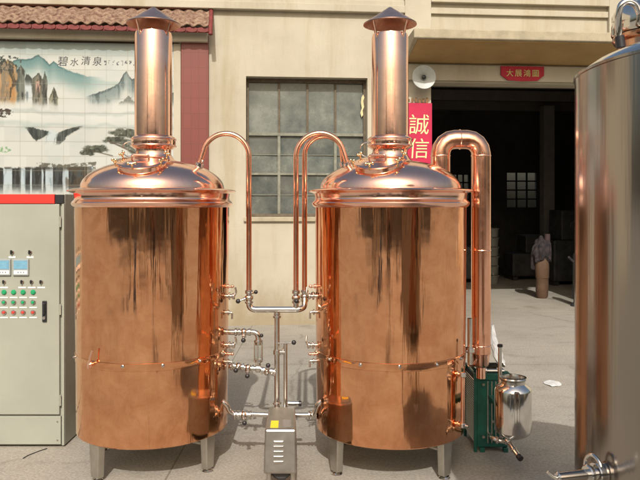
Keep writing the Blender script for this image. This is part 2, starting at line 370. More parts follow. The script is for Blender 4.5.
# canopy slab
cw = -.75
fb = at(414, 38, 8.0); 
def cl_(px, py, w): u, z = wl(px, py, w); return u, z
u0f, zb = cl_(414, 37.5, cw); _, zt = cl_(414, 28, cw)
u1f, _ = cl_(618, 44, cw)
u0b = U(404, 50); zbb = ZW(63, 440); ztb_ = zbb+.10
bm = BM()
hexa(bm, [(u0f,cw,zb),(u1f+.3,cw,zb),(u1f+.3,-.002,zbb),(u0b,-.002,zbb),(u0f,cw,zt),(u1f+.3,cw,zt),(u1f+.3,-.002,zt),(u0b,-.002,zt)])
obj('canopy', bm, M['concrete'], bld, False, .012)
# soffit sheet, warm bounce light put into its ochre, and lintel beam
bm = BM(); g_ = (zbb-zb)/(-cw); hexa(bm, [(u0b+.03,cw+.04,zb+g_*.04-.012),(u1f+.25,cw+.04,zb+g_*.04-.012),(u1f+.25,-.005,zbb-.012),(u0b+.03,-.005,zbb-.012),(u0b+.03,cw+.04,zb+g_*.04-.002),(u1f+.25,cw+.04,zb+g_*.04-.002),(u1f+.25,-.005,zbb-.002),(u0b+.03,-.005,zbb-.002)])
obj('canopy_soffit', bm, pmat('bounce_tinted_soffit', rgb(160,132,86), .9, 0, .12, 3), bld, False)
bm = BM(); box(bm, U(404.5,70), du1+.1, -.05, -.003, dz1+.02, zbb-.03)
obj('lintel_beam', bm, M['wall'], bld, False, .01)
# pilaster
bm = BM(); box(bm, U(181,100,-.06), U(208.5,100,-.06), -.06, -.002, 0, ZW(36,195))
obj('pilaster', bm, M['pilaster'], bld, False, .006)
# cream strip (mural frame) between mural and pilaster
bm = BM(); box(bm, U(173.5,100,-.03), U(180.8,100,-.03), -.035, -.002, 0, ZW(40,175)); obj('trim_strip', bm, M['wall'], bld, False, .005)
# tiled awning
eu1 = U(209, 28, -.27); ez = ZW(26, 100, -.27); tz = ZW(8.5, 100, -.01)
proj = .27; per = .147
bm = BM(); nu = int((eu1+7)/per*8); cols = []
prof = []
rows = 4
for r in range(rows):
    for s in (0, .34, .67, 1.0):
        t = (r+s)/rows; prof.append((-t*(proj+.02) - .0, tz+(ez-tz)*t + (.022 if s > .1 else .0)*(.4+.6*s) ))
for (yy, z0) in prof:
    row = []
    for i in range(nu+1):
        u = -7 + (eu1+7)*i/nu
        w = math.sin(2*PI*u/per); 
        row.append(bm.verts.new((u, yy, z0 + .017*w + rng.normal(0,.0012))))
    cols.append(row)
for a, b in zip(cols, cols[1:]):
    for i in range(nu): bm.faces.new((a[i], a[i+1], b[i+1], b[i]))
ro = obj('tile_awning', bm, M['tileroof'], bld, True)
sd = ro.modifiers.new('s', 'SOLIDIFY'); sd.thickness = .018; sd.offset = -1
bm = BM()   # scalloped red end tiles
n = int((eu1+7)/per)
for k in range(n):
    u = eu1 - (k+.5)*per; pts = []
    pts_top = [(u+per*.47*math.cos(a), ez-.004 + .016*math.sin(a)) for a in [PI*i/8 for i in range(9)]]
    pts_bot = [(u-per*.47*math.cos(a), ez-.03 - .022*math.sin(a)) for a in [PI*i/8 for i in range(9)]]
    poly = pts_top + pts_bot
    f = [bm.verts.new((p[0], -proj-.006, p[1])) for p in poly]; g = [bm.verts.new((p[0], -proj+.008, p[1])) for p in poly]
    bm.faces.new(f); bm.faces.new(g[::-1])
    for i in range(len(f)): bm.faces.new((f[i], g[i], g[(i+1)%len(f)], f[(i+1)%len(f)]))
obj('end_tiles', bm, M['tile_edge'], ro, False)
bm = BM(); box(bm, -7, eu1-.01, -proj+.010, -proj+.028, ez-.052, ez+.004); obj('eave_board', bm, M['tile_edge'], ro, False)
bm = BM(); sweep(bm, fillet([(eu1+.01, -.01, tz+.03), (eu1+.02, -.15, (ez+tz)/2+.03), (eu1+.02, -proj-.03, ez+.0), (eu1+.025, -proj-.05, ez-.09)], .1), .028, 12)
obj('hip_tile', bm, M['tile_edge'], ro, True)
bm = BM(); box(bm, -7, U(192,9,-.03), -.06, -.002, tz+.005, tz+.05); obj('ridge_board', bm, pmat('ridge_brown', rgb(110,66,50), .8), ro, False, .004)
bm = BM(); box(bm, -7, eu1-.03, -.14, -.003, ZW(40,100,-.1), ZW(28,100,-.1)); obj('eave_beam', bm, M['wall'], bld, False, .006)
bm = BM(); box(bm, -7, U(180,41), -.05, -.003, ZW(42.5,100,-.02), ZW(40,100,-.1)-.003); obj('painted_shadow_strip', bm, pmat('shadow_brown', rgb(70,52,34), .8), bld, False)  # dark strip: the shade line below the eave beam put into colour
# big steel window
win = obj('window', BM(), None, bld); win.name = 'window'
zt1 = ZW(134.5, 300, .17); zt2 = ZW(174, 300, .17)
bm = BM(); ug = [wu0] + [U(p,140,.17) for p in (279,307.3,335.3)] + [wu1]; zg = [wz0, ZW(195,300,.17), zt2, ZW(155,300,.17), zt1, wz1]
cl_lay = bm.verts.layers.float_color.new('Pane'); r_ = random.Random(4)
for i in range(4):
    for j in range(5):
        t1, t2 = r_.gauss(0,.004), r_.gauss(0,.004); k_ = r_.uniform(.55,1.05) if j < 4 else r_.uniform(.95,1.2)
        vs_ = [bm.verts.new((ug[i+a_], .194+(t1 if a_ else -t1)+(t2 if b_ else -t2), zg[j+b_])) for a_, b_ in ((0,0),(1,0),(1,1),(0,1))]
        for v in vs_: v[cl_lay] = (k_, k_, k_, 1)
        bm.faces.new(vs_)
obj('glass', bm, M['glass'], win, False)
bm = BM(); fr = .022
def vbar(px, z0, z1, wd, y0=.165, y1=.185): u = U(px, 140, .17); box(bm, u-wd, u+wd, y0, y1, z0, z1)
box(bm, wu0, wu0+.035, .15, .188, wz0, wz1); box(bm, wu1-.035, wu1, .15, .188, wz0, wz1); box(bm, wu0+.036, wu1-.036, .15, .188, wz1-.05, wz1); box(bm, wu0+.036, wu1-.036, .15, .188, wz0, wz0+.04)
zt1 = ZW(134.5, 300, .17)
for p in (279, 307.3, 335.3): vbar(p, zt1+.02, wz1-.051, .014)
obj('frame', bm, M['frame_dark'], win, False, .003)
bm = BM()
box(bm, wu0+.037, wu1-.037, .155, .186, zt1-.02, zt1+.019)
for p in (279, 335.3): vbar(p, wz0+.041, zt1-.021, .018, .158)
zt2 = ZW(174, 300, .17)
for (a, b) in ((wu0+.037, U(279,140,.17)-.019), (U(279,140,.17)+.019, U(335.3,140,.17)-.019), (U(335.3,140,.17)+.019, wu1-.037)):
    box(bm, a, b, .165, .184, zt2-.014, zt2+.014)
    for q in (155, 195): box(bm, a, b, .178, .186, ZW(q,300,.17)-.004, ZW(q,300,.17)+.004)
for p in (307.3,): vbar(p, wz0+.041, zt1-.021, .005, .1775, .1875)
obj('glazing_bars', bm, M['frame'], win, False)
bm = BM(); box(bm, wu0-.03, wu1+.03, -.04, .14, wz0-.06, wz0-.002); obj('sill', bm, M['concrete'], win, False, .008)
# peeling cream paint at the window's right frame
bm = BM()
u = wu1-.06
pts = [(0,0),(.03,.03),(.02,.09),(.045,.14),(.03,.22),(.05,.27),(.03,.31),(0,.27),(-.01,.2),(.005,.12),(-.02,.06)]
z_ = ZW(117, 365, .14)
f = [bm.verts.new((u+p[0]*.8, .147, z_+p[1])) for p in pts]; g = [bm.verts.new((u+p[0]*.8, .15, z_+p[1])) for p in pts]; bm.faces.new(f); bm.faces.new(g[::-1])
for i in range(len(f)): bm.faces.new((f[i], g[i], g[(i+1)%len(f)], f[(i+1)%len(f)]))
obj('peeling_paint', bm, pmat('old_cream_paint', rgb(205,195,150), .7), win, False)
# interior hall : dark shell with far windows
bw = 7.2; il, ir, ih = -3.5, 8.5, 5.2
owins = []
def iw(px0, px1, py0, py1):
    a, z1 = wl(px0, py0, bw); b, z0 = wl(px1, py1, bw); return (a, b, z0, z1)
owins = [iw(507,538,172,208), iw(452,470,174,208)]
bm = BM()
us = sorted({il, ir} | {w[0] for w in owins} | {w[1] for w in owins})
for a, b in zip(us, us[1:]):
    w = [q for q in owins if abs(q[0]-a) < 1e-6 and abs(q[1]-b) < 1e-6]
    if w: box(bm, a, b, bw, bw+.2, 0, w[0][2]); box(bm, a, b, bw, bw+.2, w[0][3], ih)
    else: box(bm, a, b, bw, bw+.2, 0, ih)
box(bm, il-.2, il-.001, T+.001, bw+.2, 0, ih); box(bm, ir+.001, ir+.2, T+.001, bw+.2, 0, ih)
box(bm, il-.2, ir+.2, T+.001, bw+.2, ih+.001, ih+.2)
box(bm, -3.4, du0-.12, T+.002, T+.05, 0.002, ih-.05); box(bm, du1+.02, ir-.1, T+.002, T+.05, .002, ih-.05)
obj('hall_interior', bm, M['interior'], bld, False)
for k in range(4):
    bm = BM(); yb = 1.6+k*1.5; box(bm, il+.05, ir-.05, yb, yb+.14, 3.75, 3.95); obj('roof_beam', bm, pmat('old_beam', (.14,.12,.10), .9), bld, False, .01)
for uu_ in (1.35, 5.4):
    bm = BM(); box(bm, uu_-.12, uu_+.12, 5.2, 5.44, .003, 3.74); obj('hall_column', bm, pmat('hall_column_paint', (.22,.20,.17), .9), bld, False, .01)
for q in owins:
    wn = obj('far_window', BM(), None, bld)
    bm = BM(); nx = 3; nz = 4
    for i in range(nx+1):
        u = q[0]+(q[1]-q[0])*i/nx; box(bm, u-.018, u+.018, bw+.05, bw+.09, q[2], q[3])
    for i in range(nz+1):
        z = q[2]+(q[3]-q[2])*i/nz; box(bm, q[0], q[1], bw+.055, bw+.085, z-.016, z+.016)
    obj('muntins', bm, M['dark'], wn, False)
    bm = BM(); box(bm, q[0], q[1], bw+.12, bw+.125, q[2], q[3])
    m, N, L, B = new_mat('dusty_far_glass'); B.inputs['Base Color'].default_value = (.85,.82,.72,1); B.inputs['Transmission Weight'].default_value = .0; B.inputs['Roughness'].default_value=.6
    B.inputs['Alpha'].default_value = .10
    obj('pane', bm, m, wn, False)
# ------------------------------------------------------------------ mural
def vnoise(X, Y, sc, seed):
    r = np.random.RandomState(seed); g = r.rand(64, 64); x = X/sc; y = Y/sc
    xi = np.floor(x).astype(int); yi = np.floor(y).astype(int); fx = x-xi; fy = y-yi; fx = fx*fx*(3-2*fx); fy = fy*fy*(3-2*fy)
    G = lambda a, b: g[a % 64, b % 64]
    return (G(xi,yi)*(1-fx)+G(xi+1,yi)*fx)*(1-fy) + (G(xi,yi+1)*(1-fx)+G(xi+1,yi+1)*fx)*fy
def fbm(X, Y, sc, seed, o=4):
    v = 0; a = .5; t = 0
    for k in range(o): v = v + a*vnoise(X, Y, sc/2**k, seed+k); t += a; a *= .55
    return v/t
def paint_mural():
    x0, x1, y0, y1 = -62.0, 174.0, 43.0, 196.0
    nx, ny = int((x1-x0)*2.3), int((y1-y0)*2.3)
    xs = np.linspace(x0, x1, nx); ys = np.linspace(y0, y1, ny); X, Y = np.meshgrid(xs, ys)
    im = np.zeros((ny, nx, 3)); 
    def c(r,g,b): return np.array([r,g,b], float)
    def over(mask, col):
        nonlocal im
        mask = np.clip(mask, 0, 1)[..., None]; im = im*(1-mask) + col*mask
    def sm(e0, e1, v): t = np.clip((v-e0)/(e1-e0), 0, 1); return t*t*(3-2*t)
    n1 = fbm(X, Y*1.8, 26, 1); n2 = fbm(X, Y, 7, 11); n3 = fbm(X, Y, 2.6, 21); nv = fbm(X*2.6, Y*.5, 6, 31)
    im[:] = c(226,224,208); over(sm(.45,.75,n1)*.5, c(206,216,208)); over(sm(.35,.0,n1)*.5, c(238,232,214))
    over(sm(62,43,Y)*.75, c(128,160,155)); over(sm(48,43,Y)*.5, c(105,125,120))
    def poly_h(pts):  # ridge height at X
        p = np.array(pts); return np.interp(X, p[:,0], p[:,1])
    # far teal ranges
    h = poly_h([(-62,60),(-40,52),(-25,60),(-8,64),(8,64),(16,60),(25,60.5),(31,58.5),(37,55.3),(42,59.5),(48,65),(52,61.5),(57,66),(66,70),(85,76),(100,77)]) + (n3-.5)*2
    over(sm(0,1.2,Y-h)*sm(26,0,Y-h)*.9*sm(105,75,X), c(86,146,144)); over(sm(0,.8,Y-h)*sm(3.2,.8,Y-h)*.6*sm(75,50,X), c(40,84,88))
    h = poly_h([(-62,80),(40,76),(60,70),(80,76),(110,80),(174,82)]) + (n2-.5)*3
    over(sm(0,3,Y-h)*sm(14,3,Y-h)*.35, c(140,184,176))
    # right mountains
    h = poly_h([(80,97),(95,93),(108,88),(117,83),(120,78),(123,73),(125.5,70),(128,75),(131,78),(136,76),(141,84),(150,88),(160,84),(174,92)]) + (n3-.5)*2.5
    msk = sm(82,96,X)
    over(sm(0,1.,Y-h)*sm(24,3,Y-h)*.8*msk, c(120,146,142)); over(sm(0,.7,Y-h)*sm(4,.5,Y-h)*.75*msk*sm(.3,.6,nv+.15), c(52,64,66))
    over(sm(0,2,Y-h)*sm(22,2,Y-h)*sm(.5,.62,nv)*.6*msk, c(70,84,84))
    # pagoda grove
    h = 105 - 9*np.clip(1-np.abs(X-127)/12,0,1) - (n3-.4)*8
    over(sm(0,1.5,Y-h)*sm(107,101,Y)*.75*(np.abs(X-127)<15), c(96,106,94))
    # cliffs
    def rock(cx, w, top, bot, cols, seed, jag=5, dens=1):
        nn = fbm(X+seed*3, Y*.5, 4, seed); k = fbm(X*1.6+seed, Y*.35, 5, seed+5)
        edge = w*(1+.25*(nn-.5)*2); hh = top + jag*np.abs(X-cx)/w*1.2 + (nn-.5)*7
        m_ = sm(0,1.4,edge-np.abs(X-cx))*sm(0,1.3,Y-hh)*sm(bot+2,bot-9,Y)
        base = cols[0]*(1-sm(.35,.65,k)[...,None]) + cols[1]*sm(.35,.65,k)[...,None]
        over(m_*dens, base); over(m_*sm(.55,.66,nv)*.75, c(38,40,36))
        over(m_*sm(3.2,.3,np.abs(Y-hh-1))*.7*sm(.35,.5,n3), c(46,60,48))
    rock(-42, 12, 66, 112, (c(120,130,110), c(196,160,110)), 71); rock(-20, 13, 60, 112, (c(196,140,80), c(90,92,74)), 73)
    rock(19, 5, 66, 106, (c(70,82,74), c(120,126,110)), 41)
    rock(3, 13, 60, 110, (c(214,160,96), c(150,128,96)), 43); rock(10.5, 3.5, 73, 108, (c(224,160,78), c(206,140,70)), 44, 2)
    rock(27, 4.5, 74, 88, (c(140,146,132), c(60,66,60)), 45); 
    over(sm(3.6,2.6,np.abs(X-27))*sm(85,89,Y)*sm(106,98,Y)*.9, c(220,228,226)); over(sm(3.6,2.6,np.abs(X-27))*sm(85,89,Y)*sm(106,98,Y)*sm(.55,.65,nv)*.6, c(90,104,104))
    rock(36.5, 6.5, 74, 112, (c(150,140,112), c(90,94,78)), 46); rock(36.5, 3.0, 79, 96, (c(214,160,130), c(226,180,150)), 47, 2)
    rock(43, 3, 73, 110, (c(120,126,108), c(60,64,56)), 48); rock(52, 5, 87, 113, (c(150,146,110), c(84,92,72)), 49, 9)
    over(sm(.48,.6,n3)*sm(.4,.5,n2)*((X<20)&(Y<72)&(Y>57))*.9, c(34,48,40))
    # mist
    over(sm(99,108,Y+(n2-.5)*6)*sm(128,116,Y)*.85, c(232,230,216))
    over(sm(3,0,np.abs(Y-113-(n1-.5)*10))*.35, c(150,176,168)); over(sm(4,0,np.abs(Y-124-(n1-.5)*12-X*.02))*.4, c(160,186,178))
    # left reddish tree
    over(sm(.42,.56,n3)*(np.hypot((X-3)/9,(Y-114)/4.5)<1)*.9, c(60,40,34))
    # mid falls
    J_ = (n3-.5)*5; X0_ = X; X = X+J_*.6
    lf = np.interp(X, [22,34,46,54], [127,128,131,134])+J_*.5; lb = np.interp(X,[22,34,40,52],[127,143,139,133])
    over(sm(0,1,Y-lf)*sm(0,1.5,lb-Y)*sm(21,28,X)*(X<53)*(.55+.8*nv)*sm(145,138,Y), c(48,58,54))
    rf = np.interp(X, [54,62,72,84], [134,130,127,125]); rb = np.interp(X,[54,58,66,84],[146,146,137,126])
    over(sm(0,1,Y-rf)*sm(0,2.,rb-Y)*(X>54)*sm(84,76,X)*(.55+.8*nv)*sm(148,140,Y), c(52,62,58))
    X = X0_
    over(sm(0,1,Y-130-np.abs(X-49)*.3)*sm(147,138,Y)*sm(6.5,4,np.abs(X-49-(140-Y)*.35))*.85, c(212,226,222))
    over(sm(0,1,Y-130)*sm(147,138,Y)*sm(6.5,4,np.abs(X-49-(140-Y)*.35))*sm(.55,.63,nv)*.6, c(96,120,118))
    over(sm(.45,.58,n3)*(np.hypot((X-3)/7,(Y-150)/3)<1)*.8, c(120,180,110)); over(sm(.45,.6,n3)*(np.hypot((X+30)/18,(Y-140)/6)<1)*.8, c(80,100,70))
    # lower falls
    kx = np.interp(X, [-62,-50,-44,-30,-22,-8,1,3,10,11.5,18.5,20,23,24.5,27.5,29.5,31,39,40.5,43,45,50.5,52,60,62,66,68,82,86,174],
                      [1,1,0,1,0,1,1,0,0,1,1,0,0,1,1,0,1,1,.2,.9,0,0,1,1,.1,.1,1,1,.5,.2])
    top = 168 + (n3-.5)*3 - .02*X
    m_ = sm(0,1.2,Y-top)*sm(196,182,Y+(n2-.5)*6)
    over(m_*(X<92), c(196,212,214)); over(m_*sm(.4,.62,kx+(nv-.5)*.5)*(X<90)*.95, c(44,44,40)); over(m_*sm(.5,.62,nv)*(X<90)*.35, c(120,136,138))
    over(sm(.35,.55,n3)*sm(0,1,Y-164+np.abs(X-60)*.08)*sm(172,168,Y)*(X>35)*(X<95)*.8, c(90,84,66))
    over(m_*(X>64)*(X<92)*sm(.35,.55,n2)*.6, c(96,74,48))
    over(sm(2,0,np.abs(Y-168.5))*sm(.45,.6,n2)*(X<60)*.8, c(60,56,50))
    # pines
    def pine(cx, cy, rx, ry, dens=.9):
        d = np.hypot((X-cx)/rx, (Y-cy)/ry); n = fbm(X*.7, Y*1.6, 3, int(cx)+7)
        over(sm(1.05,.7,d+(n-.5)*.9)*dens*sm(.3,.5,n+.18), c(78,84,66)); over(sm(1,.6,d+(n-.5)*.9)*sm(.5,.6,n3)*.7, c(40,46,36)); over(sm(.9,.4,d)*sm(.6,.7,n2)*.4, c(140,146,110))
    pine(94,149,15,4.2); pine(86,153,8,3); pine(124,133,16,5); pine(114,140,13,4); pine(130,144,12,6,.7); pine(122,160,9,2.5); pine(140,150,14,6,.7); pine(155,138,14,6)
    br = np.abs(Y-(141+(X-108)*.45)); over(sm(1.4,.5,br)*(X>106)*(X<140)*.7, c(80,60,44)); br = np.abs(Y-(150+(X-88)*.25)); over(sm(1.,.3,br)*(X>86)*(X<112)*.6, c(80,60,44))
    # signature column (faint strokes)
    for k in range(8):
        cx = 104+k*4.2; over(sm(.5,.62,fbm(X*1.5,Y*1.5,2.2,90+k))*(np.abs(X-cx)<1.2)*(np.abs(Y-62.5)<2.4)*.85, c(60,66,66))
    over(sm(.5,.6,n3)*(np.abs(X-103)<1.4)*(np.abs(Y-61)<2)*.8, c(190,90,70))
    # tile variation and joints
    tw, th = 21.6, 14.4; ti = np.floor((X+60+2)/tw).astype(int); tj = np.floor((Y-41.2)/th).astype(int)
    tv = np.random.RandomState(3).rand(64,64)[ti%64, tj%64]; im *= (1-.05*tv)[...,None]
    gx = np.abs(((X+62-15.8+tw/2) % tw) - tw/2); gy = np.abs(((Y-41.2+th/2) % th) - th/2)
    over(np.maximum(sm(.42,.15,gx), sm(.42,.15,gy))*.5, c(168,160,140))
    gy_ = im.mean(2, keepdims=True); im = gy_ + (im-gy_)*.78; im = np.clip(im*np.array([.92,.935,.955]), 0, 255)/255; lin = np.where(im < .04045, im/12.92, ((im+.055)/1.055)**2.4)*.74
    w = -.03
    verts = []
    # map with an affine fit so the tiles stay rectangular
    (ul, zt_), (ur, zt2_), (ul2, zb_), (ur2, zb2_) = wl(x0,y0,w), wl(x1,y0,w), wl(x0,y1,w), wl(x1,y1,w)
    zt_ = wl(100,y0,w)[1]; zb_ = wl(60,y1,w)[1]; ul = wl(x0,110,w)[0]; ur = wl(x1,110,w)[0]
    uu = np.linspace(ul, ur, nx); zv = np.linspace(zt_, zb_, ny); UU, ZZ = np.meshgrid(uu, zv)
    V = np.stack([UU.ravel(), np.full(UU.size, w), ZZ.ravel()], 1)
    idx = np.arange(nx*ny).reshape(ny, nx)
    Fc = np.stack([idx[1:, :-1], idx[1:, 1:], idx[:-1, 1:], idx[:-1, :-1]], -1).reshape(-1, 4)
    me = bpy.data.meshes.new('tile_painting'); me.vertices.add(len(V)); me.vertices.foreach_set('co', V.ravel().astype(np.float32))
    me.loops.add(Fc.size); me.loops.foreach_set('vertex_index', Fc.ravel().astype(np.int32)); me.polygons.add(len(Fc)); me.polygons.foreach_set('loop_start', np.arange(0, Fc.size, 4, dtype=np.int32))
    me.update(calc_edges=True)
    ca = me.color_attributes.new('Paint', 'FLOAT_COLOR', 'POINT'); rgba = np.ones((nx*ny, 4), np.float32); rgba[:, :3] = lin.reshape(-1, 3); ca.data.foreach_set('color', rgba.ravel())
    mu = thing('tile_mural', 'large tiled mural painted with misty mountains, pines and waterfalls under the awning', 'mural', FL, BETA)
    link('painted_face', me, M['mural'], mu)
    bm = BM(); box(bm, ul, ur, w+.001, -.002, zb_, zt_); obj('tile_backing', bm, M['concrete'], mu, False)
    rot = Matrix.Rotation(PI/2, 4, 'X')
    for ch, px in zip('碧水清泉', (62.5, 74, 85.5, 97)):
        u, z = wl(px, 62+{'水':.8,'清':-.6}.get(ch,0), w); text_mesh('painted_character', ch, .124+{'碧':.012,'水':-.012}.get(ch,0), M['ink'], Matrix.Translation((u, w-.001, z)) @ rot, mu, .0005, 0, .12)
paint_mural()
# ------------------------------------------------------------------ signs and lamp horn on facade
rot = Matrix.Rotation(PI/2, 4, 'X')
sg = thing('lucky_sign', 'small red board with gold characters above the dark gateway', 'sign', FL, BETA)
a0, zt_ = wl(501, 66, -.08); a1, zb_ = wl(544, 81.5, -.08)
bm = BM()
pl = [(a0,zt_),(a1,zt_),(a1,zb_+.08),(a1-.09,zb_+.01),(a1-.3,zb_+.0),((a0+a1)/2,zb_+.02),(a0+.3,zb_),(a0+.1,zb_+.01),(a0,zb_+.08)]
f = [bm.verts.new((p[0],-.085,p[1])) for p in pl]; g = [bm.verts.new((p[0],-.06,p[1])) for p in pl]; bm.faces.new(f); bm.faces.new(g[::-1])
for i in range(len(f)): bm.faces.new((f[i], g[i], g[(i+1)%len(f)], f[(i+1)%len(f)]))
obj('board', bm, M['red_board'], sg, False)
for k, ch in enumerate('大展鴻圖'):
    text_mesh('gold_character', ch, .105, M['gold'], Matrix.Translation((a0+(a1-a0)*(.2+.2*k), -.088, (zt_+zb_)/2-.0)) @ rot, sg, .002, 0)
cp = thing('red_couplet', 'tall bright red paper couplet with pale gold characters beside the gateway', 'banner', FL, BETA)
a0, zt_ = wl(404.8, 103.5, -.01); a1, _ = wl(430.8, 103.5, -.01)
bm = BM(); box(bm, a0, a1, -.075, -.071, zt_-2.1, zt_); 
obj('paper_strip', bm, M['red_paper'], cp, False)
bm = BM(); box(bm, a0+.0, a1-.0, -.07, -.0515, zt_-2.1, zt_); obj('backing', bm, M['red_board'], cp, False)
for k, ch in enumerate('誠信為本'):
    zc = ZW((126, 150, 176, 202)[k], 418, -.08)
    text_mesh('gold_character', ch, .29, M['gold2'], Matrix.Translation(((a0+a1)/2-.005, -.078, zc)) @ rot, cp, .002, 0, .06)
    if k == 1: break
bm = BM(); um, zm = wl(418, 100.5, -.06); 
for k in range(6): box(bm, a0+.03+k*.05, a0+.06+k*.05, -.056, -.052, zm-.02-.01*(k%2), zm+.02+.01*(k%3))
objs('torn_edge', bm, pmat('torn_old_paper', rgb(120,90,60), .8, 0, .3), cp, False)
sp = thing('horn_loudspeaker', 'round pale grey horn loudspeaker on the pillar left of the gateway', 'loudspeaker', FL, BETA)
us_, zs_ = wl(424, 77, -.2)
mtx = Matrix.Translation((us_, -.10, zs_)) @ Matrix.Rotation(PI/2, 4, 'X')
bm = BM(); lathe(bm, [(0,-.02),(.03,-.02),(.035,.02),(.06,.06),(.10,.085),(.150,.10),(.158,.102),(.160,.108),(.156,.112),(.148,.108),(.10,.094),(.055,.07),(.03,.05),(0,.05)], 48, mtx=mtx); obj('horn', bm, M['speaker'], sp)
bm = BM(); lathe(bm, [(0,.05),(.018,.05),(.03,.085),(.028,.10),(.012,.108),(0,.108)], 24, mtx=mtx); obj('driver_cap', bm, M['black'], sp)
bm = BM(); cyl(bm, (us_, -.003, zs_), (us_, -.085, zs_), .02); obj('bracket', bm, M['machine'], sp)
# ------------------------------------------------------------------ control cabinet
CY = at(60, 447, 1).y; 
_d = ray(60, 447); CY = _d.y*(-H/_d.z); cx1 = at(64.5, 320, CY).x; cx0 = cx1-1.0; ctop = zz(194, CY)
cab = thing('control_cabinet', 'pale grey-green electrical control cabinet with red top stripe and rows of buttons', 'control cabinet', (0, CY, 0))
bm = BM(); box(bm, cx0, cx1, .012, .42, 0.01, ctop); obj('housing', bm, M['cabinet_side'], cab, False, .004)
zd = zz(415, CY); zr = zz(203.5, CY); xr = at(60, 300, CY).x
bm = BM(); box(bm, cx0+.01, xr, -.012, .011, zd+.006, zr-.004); obj('door', bm, M['cabinet'], cab, False, .004)
bm = BM(); box(bm, cx0+.01, at(61.3,430,CY).x, -.010, .011, .02, zd-.006); obj('plinth_panel', bm, M['cabinet'], cab, False, .003)
bm = BM(); box(bm, at(62,300,CY).x, cx1-.001, -.004, .011, .012, zr); obj('corner_strip', bm, M['cabinet'], cab, False, .002)
bm = BM(); box(bm, cx0, at(55.3,200,CY).x, -.016, .011, zr, ctop-.002); obj('top_stripe', bm, M['red_stripe'], cab, False, .002)
bm = BM(); box(bm, at(55.6,200,CY).x, cx1-.003, -.010, .011, zr+.001, ctop-.004); obj('stripe_end_cap', bm, M['black'], cab, False, .002)
def cpt(px, py): p = at(px, py, CY); return p.x, p.z
def disc(name, px, py, r, th, mat, r2=None, par=None):
    x, z = cpt(px, py); bm = BM(); cyl(bm, (x,-.012,z), (x,-.012-th,z), r, r2, 20, min(th*.3, r*.3)); return obj(name, bm, mat, par or cab)
def plate(name, px, py, w, h, mat, y=-.0145):
    x, z = cpt(px, py); bm = BM(); box(bm, x-w/2, x+w/2, y, -.0122, z-h/2, z+h/2); return obj(name, bm, mat, cab, False, .0006)
for px in (-23, -5, 13, 31):
    s = disc('selector_switch', px, 252, .013, .012, M['steel_polish']); x, z = cpt(px, 252); bm = BM(); box(bm, x-.004, x+.004, -.036, -.022, z-.014, z+.014); k = obj('knob', bm, M['black'], s, False, .001); k.rotation_euler=(0,0,0)
    plate('label_plate', px, 257, .045, .012, M['white_label'])
for px in (-31, -13.3, 4.2, 22.2):
    x, z = cpt(px, 267); bm = BM(); box(bm, x-.052, x+.052, -.026, -.012, z-.054, z+.054); f = obj('meter', bm, M['screen_frame'], cab, False, .003)
    bm = BM(); box(bm, x-.044, x+.044, -.0275, -.0262, z-.012, z+.045); obj('screen', bm, M['screen'], f, False)
    bm = BM(); box(bm, x-.044, x+.044, -.0275, -.0262, z-.045, z-.020); obj('key_strip', bm, M['white_label'], f, False)
    bm = BM(); box(bm, x-.018, x-.012, -.029, -.0277, z-.036, z-.030); box(bm, x+.0, x+.006, -.029, -.0277, z-.036, z-.030); box(bm, x+.018, x+.024, -.029, -.0277, z-.036, z-.030); obj('keys', bm, M['black'], f, False)
for px in (-22, -13, -4, 5, 23, 32.5, 42):
    s = disc('selector_switch', px, 281.5, .0125, .012, M['steel_polish']); x, z = cpt(px, 281.5); bm = BM(); box(bm, x-.0035, x+.0035, -.034, -.0215, z-.012, z+.012); obj('knob', bm, M['black'], s, False, .001)
    plate('label_plate', px, 287.3, .05, .010, M['white_label'])
for row, (py, mt) in enumerate(((292, 'green_btn'), (302, 'green_btn'), (312, 'red_btn'))):
    for px in (-22, -13, -4, 5, 14.5, 24, 34):
        if row == 0: disc('indicator_lamp', px, py, .0175, .012, M[mt], .014)
        else:
            ring = disc('push_button', px, py, .017, .008, M['steel_polish']); x, z = cpt(px, py); bm = BM(); cyl(bm, (x,-.0195,z), (x,-.028,z), .011, .010, 16, .002); obj('button_cap', bm, M[mt], ring)
        plate('label_plate', px, py+5.2, .05, .008, M['white_label'])
for zz_ in (zd+.10, (zd+zr)/2, zr-.12):
    bm = BM(); cyl(bm, (xr+.006,-.010,zz_-.035), (xr+.006,-.010,zz_+.035), .006, seg=10); obj('hinge', bm, M['cabinet_side'], cab)
for zz_ in (.05, zd-.04):
    bm = BM(); xs_ = at(58,430,CY).x; cyl(bm, (xs_,-.0105,zz_), (xs_,-.014,zz_), .006, seg=8); obj('screw', bm, M['steel'], cab)
x, z = cpt(45.5, 311); bm = BM(); box(bm, x-.015, x+.015, -.022, -.0125, z-.07, z+.07); hd = obj('door_handle', bm, M['black'], cab, False, .004)
bm = BM(); cyl(bm, (x,-.0225,z-.042), (x,-.032,z-.042), .011, None, 16, .002); obj('lock', bm, M['steel_polish'], hd)
bm = BM(); box(bm, x-.007, x+.007, -.034, -.0225, z-.02, z+.055); obj('lever', bm, M['black'], hd, False, .003)
